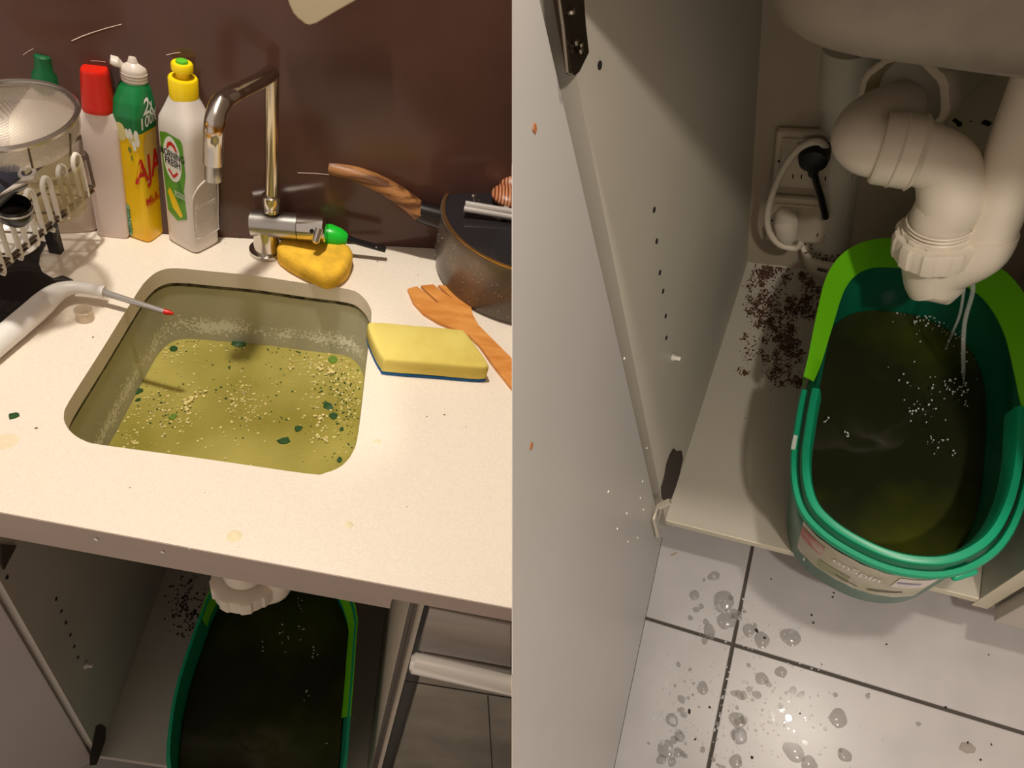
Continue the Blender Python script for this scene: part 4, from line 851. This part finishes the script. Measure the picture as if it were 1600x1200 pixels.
body = t.part('body', loft([rk(BZ+.0006, .875, -.004), rk(BZ+.003, .893, -.004), rk(.25, .936, -.001), rk(.325, .965, .0), rr(.333, .010), rr(.3335, .006), rr(.335, .007), rr(.345, .012), rr(.333, .016), rk(.325, .90), rk(.29, .875), rk(.18, .84, .01), rk(.158, .80, .01)], True, True), mat('bucket_body', (8, 104, 76), .3), smooth=50)
def pstrip(rings, a, b):
    n = b-a; V = [r[i % NR] for r in rings for i in range(a, b)]
    return V, [(j*n+i, j*n+i+1, (j+1)*n+i+1, (j+1)*n+i) for j in range(len(rings)-1) for i in range(n-1)]
t.part('rim_lip', pstrip([rr(.336, -.0005), rr(.342, -.0015), rr(.3455, .0), rr(.3455, .0045), rr(.342, .006), rr(.336, .005)], 3, 62), m_teal, smooth=50)
t.part('rim_inner', pstrip([rr(.338, .0085), rr(.352, .0095), rr(.3535, .012), rr(.3535, .016), rr(.350, .018), rr(.330, .021)], 3, 62), m_teal, smooth=50)
def rband(r0, r1, i0, i1, th=.002):
    a = [r0[i % NR] for i in range(i0, i1)]; b = [r1[i % NR] for i in range(i0, i1)]; V = a+b; n = len(a); Fs = [(i, i+1, n+i+1, n+i) for i in range(n-1)]
    V2 = [p+V3(0, 0, -th) for p in V]; k_ = len(V); F2 = [tuple(q+k_ for q in f[::-1]) for f in Fs]
    edge = list(range(n))+list(range(2*n-1, n-1, -1)); F3 = [(edge[j], edge[(j+1) % len(edge)], edge[(j+1) % len(edge)]+k_, edge[j]+k_) for j in range(len(edge))]
    return V+V2, Fs+F2+F3
i0_, i1_ = 15*4, 26*4+3
def lime_in():
    out = []
    for i, (p, n_) in enumerate(zip(rim, nrmv)):
        f_ = (i-i0_)/(i1_-i0_) if i >= i0_ else (i+NR-i0_)/(i1_-i0_); f_ = max(0, min(1, f_)); wdt = .006+.030*math.sin(math.pi*f_)**.6*(1-.5*f_)
        out.append(V3(p.x-n_.x*wdt, p.y-n_.y*wdt, .354-wdt*.35))
    return out
t.part('lime_collar', rband(rr(.358, -.002), lime_in(), i0_, i1_), m_lime, smooth=60)
t.part('lime_skirt', rband(rr(.358, -.002), rr(.325, .0), i0_, i1_, .001), m_lime, smooth=60)
def on_wall(fi, z, off):
    """point on the outer wall: fi = index along the rim (float), z between base and rim"""
    i = int(math.floor(fi)); f_ = fi-i
    rows = [(BZ+.003, .893, -.004), (.25, .936, -.001), (.325, .965, .0)]
    for a, b in zip(rows, rows[1:]):
        if z <= b[0] or b is rows[-1]:
            q = (z-a[0])/(b[0]-a[0]); k_ = a[1]+(b[1]-a[1])*q; sh = a[2]+(b[2]-a[2])*q; break
    p0 = rim[i % NR]; p1 = rim[(i+1) % NR]; p = p0+(p1-p0)*f_; n_ = nrmv[i % NR].lerp(nrmv[(i+1) % NR], f_)
    return V3(rcn.x+(p.x-rcn.x)*k_+n_.x*off, rcn.y+(p.y-rcn.y)*k_+sh+n_.y*off, z)
def wallpatch(fi0, fi1, z0, z1, off, m, name, parent, n=24, skew=0, wav=0):
    V = []; Fs = []
    for i in range(n+1):
        fi = fi0+(fi1-fi0)*i/n
        for j in range(5): V.append(on_wall(fi, z0+(z1-z0)*j/4+skew*i/n, off+(wav*math.sin(i*1.3+j*2.1))))
    for i in range(n):
        for j in range(4): a = i*5+j; Fs.append((a, a+5, a+6, a+1))
    return t.part(name, (V, Fs), m, parent=parent)
m_stk = mat('sticker', (196, 188, 168), .4, c2=(168, 166, 132), vscale=25, thr=(.4, .65))
st = wallpatch(20.5, 41, .205, .315, .0012, m_stk, 'sticker', body, 30, 0, .0003)
wallpatch(20.6, 25, .262, .30, .0018, mat('sticker_red', (176, 92, 80), .45, c2=(196, 180, 160), vscale=60, thr=(.45, .7)), 'sticker_print', body, 8)
wallpatch(25, 30, .215, .245, .0018, mat('sticker_olive', (150, 152, 112), .45), 'sticker_print', body, 8)
wallpatch(35.5, 40.5, .262, .308, .0018, mat('sticker_white', (220, 212, 204), .4), 'sticker_print', body, 8); wallpatch(35.8, 39, .283, .290, .0023, mat('sticker_violet', (150, 144, 180), .4), 'sticker_print', body, 8)
wallpatch(33, 38, .222, .228, .0022, mat('sticker_crease', (90, 84, 60), .6), 'sticker_crease', body, 8, .014); wallpatch(28, 31.5, .226, .229, .0022, MATS['sticker_crease'], 'sticker_crease', body, 8, -.006)
tv, tf = text2d('onSpin', .012)
t.part('lettering', ([on_wall(30.2+x*2.6, .280+y*.026, .0026) for x, y in tv], tf), m_wp, parent=body)
tv, tf = text2d('1', .03)
t.part('lettering', ([on_wall(22.6+x*1.6, .205+y*.02-.008, .0026) for x, y in tv], tf), m_wp, parent=body)
for i in (42.5,):
    p = on_wall(i, .325, .006); n_ = nrmv[int(i)]; t.part('rim_lug', obox(V3(p.x, p.y, .334), V3(-n_.y, n_.x, 0)*.012, n_*.004, UP*.004), m_teal, bevel=.003)
p = R.Z(1241, 692, .345); t.part('rim_notch', obox(p, (.002, 0, 0), (0, .008, 0), (0, 0, .002)), mat('notch_pale', (190, 200, 190), .4))
m_bw = mat('bucket_water_big', (36, 40, 22), .05, spec=.4, c2=(70, 78, 18), vscale=5, thr=(.52, .75), bump=.04, bscale=35)
BW = .252
single(R, 'bucket_water', loft([rk(.20, .840, .006), rk(BW, .858, .003)]), m_bw, 'dark murky water filling the teal mop bucket', 'water', smooth=20)
# falling water and splash drops
m_wat = mat('clear_water', (205, 212, 205), .04, spec=.7, alpha=.35)
s_t = R.Z(1512, 430, .44); s_b = R.Z(1500, 620, BW); sm = R.Z(1513, 500, .37)
single(R, 'water_stream', join(tube(catmull([R.Z(1516, 425, .442), R.Z(1520, 455, .41), R.Z(1508, 500, .37), R.Z(1505, 545, .33), R.Z(1506, 600, BW+.002)], 5), [.0028]+[.0022]*18+[.0012]*2, 8), tube(catmull([R.Z(1508, 440, .43), R.Z(1500, 490, .38), R.Z(1488, 520, .34), R.Z(1478, 545, BW+.003)], 5), .0014, 8)), m_wat, 'thin stream of water falling from the trap into the bucket', 'water')
dp = []
for u, v, su, sv, n in ((1440, 495, 22, 6, 26), (1475, 505, 22, 10, 30), (1512, 480, 6, 30, 24), (1490, 525, 14, 8, 16), (1480, 605, 18, 10, 20), (1505, 610, 6, 14, 16), (1430, 640, 20, 10, 16), (1465, 690, 8, 4, 10), (1322, 676, 3, 4, 6), (1290, 660, 4, 6, 4), (1490, 710, 3, 3, 3), (1460, 600, 40, 40, 24)):
    for _ in range(n):
        s_ = random.uniform(.0004, .0013); dp.append(ball(R.Z(random.gauss(u, su), random.gauss(v, sv), BW+random.uniform(.001, .01)), s_, s_, s_*random.uniform(.8, 2.5), 6))
single(R, 'splash_drops', join(*dp), m_drop, 'bright drops splashing on the water of the teal bucket', 'water drops', kind='stuff')
# ------------------------------------------------------------------ dirt on the cupboard base, puddle drops on the tiles
def Rb(u, v): return R.Z(u, v, BZ+.0003)
dd = []
def okdirt(p): return p.x > xL+(p.y-yF)/(yB-yF)*(bk0.x-xL)+.002 and p.y < yB-.003
for u, v, su, sv, n in ((1195, 450, 16, 26, 20), (1205, 500, 16, 26, 30), (1225, 545, 18, 20, 30), (1205, 415, 16, 10, 16), (1250, 482, 16, 10, 22), (1262, 440, 8, 20, 8), (1215, 585, 26, 18, 10), (1175, 500, 10, 40, 6)):
    for _ in range(n):
        cu, cv = random.gauss(u, su), random.gauss(v, sv); rad = random.uniform(2, 7)
        for _ in range(random.randint(10, 34)):
            p = Rb(random.gauss(cu, rad), random.gauss(cv, rad))
            if okdirt(p): dd.append(scrap(p, UP, random.uniform(.0005, .0022), random.uniform(.0005, .0018), 5))
for _ in range(420):
    p = Rb(random.gauss(1205, 32), random.gauss(510, 58))
    if okdirt(p): dd.append(scrap(p, UP, random.uniform(.0003, .0010), .0005, 4))
single(R, 'dirt_crumbs', join(*dd), m_dirt, 'brown dirt crumbs spread over the cupboard base beside the bucket', 'dirt', kind='stuff')
def Rt(u, v): return R.Z(u, v, .0002)
m_wet = mat('wet_spot', (164, 160, 156), .12, spec=.5, alpha=.28)
wd_ = []
for u, v, r in ((1098, 1075, 9), (1040, 1170, 12), (1062, 1150, 8), (1059, 1176, 7), (1050, 1125, 9), (1033, 1187, 7), (1155, 1150, 12), (1156, 1086, 7), (1152, 1125, 11), (1108, 985, 11), (1135, 970, 13), (1130, 940, 16), (1085, 930, 8), (1115, 900, 9), (1150, 960, 10), (1190, 1000, 12), (1235, 995, 14), (1240, 1175, 14), (1310, 1122, 12), (1320, 1180, 10), (1265, 1195, 11), (1150, 1190, 9), (1220, 1050, 8), (1190, 1060, 9), (1170, 985, 9)):
    wd_.append(blot(Rt(u, v), r*.00095, .0003))
for u, v, su, sv, n in ((1060, 1120, 35, 55, 26), (1160, 1120, 40, 55, 26), (1140, 960, 40, 30, 14), (1270, 1110, 60, 50, 14)):
    for _ in range(n):
        p = Rt(random.gauss(u, su), random.gauss(v, sv))
        if p.x > -.095: wd_.append(blot(p, random.uniform(.0015, .006), .0003))
single(R, 'wet_spots', join(*wd_), m_wet, 'flat wet spots dried on the pale floor tiles', 'water spots', kind='stuff')
wd_ = []
for u, v, su, sv, n in ((1060, 1120, 30, 50, 110), (1150, 1130, 35, 50, 130), (1140, 960, 40, 25, 70), (1230, 1090, 60, 60, 90), (1220, 985, 30, 12, 40)):
    for _ in range(n):
        p = Rt(random.gauss(u, su), random.gauss(v, sv))
        if p.x > -.10: s_ = random.uniform(.0005, .0022); wd_.append(ball(p, s_, s_*random.uniform(.7, 1.3), s_*.35, 8))
for u, v, r in ((1050, 1125, 6), (1155, 1150, 9), (1035, 1160, 4), (1047, 1170, 4)): wd_.append(ball(Rt(u, v), r*.0009, None, r*.0003, 12))
single(R, 'water_beads', join(*wd_), mat('bead_water', (222, 222, 224), .05, spec=.8, alpha=.4), 'small beads of water standing on the floor tiles', 'water drops', kind='stuff')
gr = []
for u, v, r in ((1182, 985, 6), (1195, 997, 4), (1077, 1112, 6), (1086, 1155, 3), (1109, 1105, 3), (1175, 1183, 4), (1303, 926, 3), (1301, 933, 3), (1268, 961, 3), (1271, 973, 3), (1385, 1007, 3), (1478, 1105, 3), (1284, 1038, 2), (1512, 1160, 3), (1358, 1084, 2), (1545, 1023, 2), (1250, 1115, 2), (1532, 1187, 3), (1549, 1163, 3), (1205, 905, 2)):
    gr.append(scrap(Rt(u, v), UP, r*.0007, .0008, 6))
single(R, 'floor_grit', join(*gr), mat('grit_dark', (36, 32, 30), .8), 'dark grit specks on the pale floor tiles', 'grit', kind='stuff')
single(R, 'paper_scrap', scrap(Rt(1513, 1170), UP, .012, .0008, 6), mat('scrap_grey', (150, 142, 134), .7), 'small grey torn scrap on the tile at the lower right', 'scrap')
single(R, 'straw_bit', tube([R.Z(1049, 868, .0015), R.Z(1058, 864, .0015)], .0012, 6), mat('straw', (160, 146, 110), .7), 'short straw bit on the tile by the cupboard front', 'scrap')

#RIGHTEND
# ------------------------------------------------------------------ trim both sets at the partition
bpy.context.view_layer.update()
def clip(side):
    eps = .00025; S = L if side < 0 else R
    for o in list(bpy.data.objects):
        if o.type != 'MESH' or SETS.get(o.name) is not S: continue
        Mw = o.matrix_world
        ds = [(Mw @ v.co-L.cam).dot(CAMX)*side for v in o.data.vertices]
        if not ds or min(ds) > eps: continue
        if max(ds) <= eps: bpy.data.objects.remove(o); continue
        if o.data.users > 1: o.data = o.data.copy()
        bm = bmesh.new(); bm.from_mesh(o.data); Mi = Mw.inverted()
        co = Mi @ (L.cam+CAMX*(eps*side)); no = (Mw.to_3x3().transposed() @ (CAMX*side)).normalized()
        r = bmesh.ops.bisect_plane(bm, geom=bm.verts[:]+bm.edges[:]+bm.faces[:], plane_co=co, plane_no=no, clear_inner=True)
        ed = [e for e in r['geom_cut'] if isinstance(e, bmesh.types.BMEdge)]
        if ed: 
            try: bmesh.ops.holes_fill(bm, edges=ed, sides=0)
            except Exception: pass
        bm.to_mesh(o.data); bm.free(); o.data.set_sharp_from_angle(angle=math.radians(35))
clip(-1); clip(1)
# added partition: blocks each set's lamps from lighting the other
def board(y0, y1, z0, z1):
    v = [L.cam+c0*x+c1*y+c2*z for x in (-.00003, .00003) for y, z in ((y0, z0), (y1, z0), (y1, z1), (y0, z1))]
    return v, [(0, 1, 2, 3), (7, 6, 5, 4), (0, 4, 5, 1), (1, 5, 6, 2), (2, 6, 7, 3), (3, 7, 4, 0)]
# unseen boards around and behind the camera block light, open at the lens
pv = join(board(-1.7, 1.1, .16, 2.2), board(-1.7, -.05, -1.3, .16), board(-.05, 1.1, -1.3, -.06), board(.05, 1.1, -.06, .16))
single(L, 'added_light_partition', pv, mat('partition_brown', (170, 155, 140), .8), 'added thin brown partition blocking light between the two scenes', 'wall', kind='structure', smooth=0)
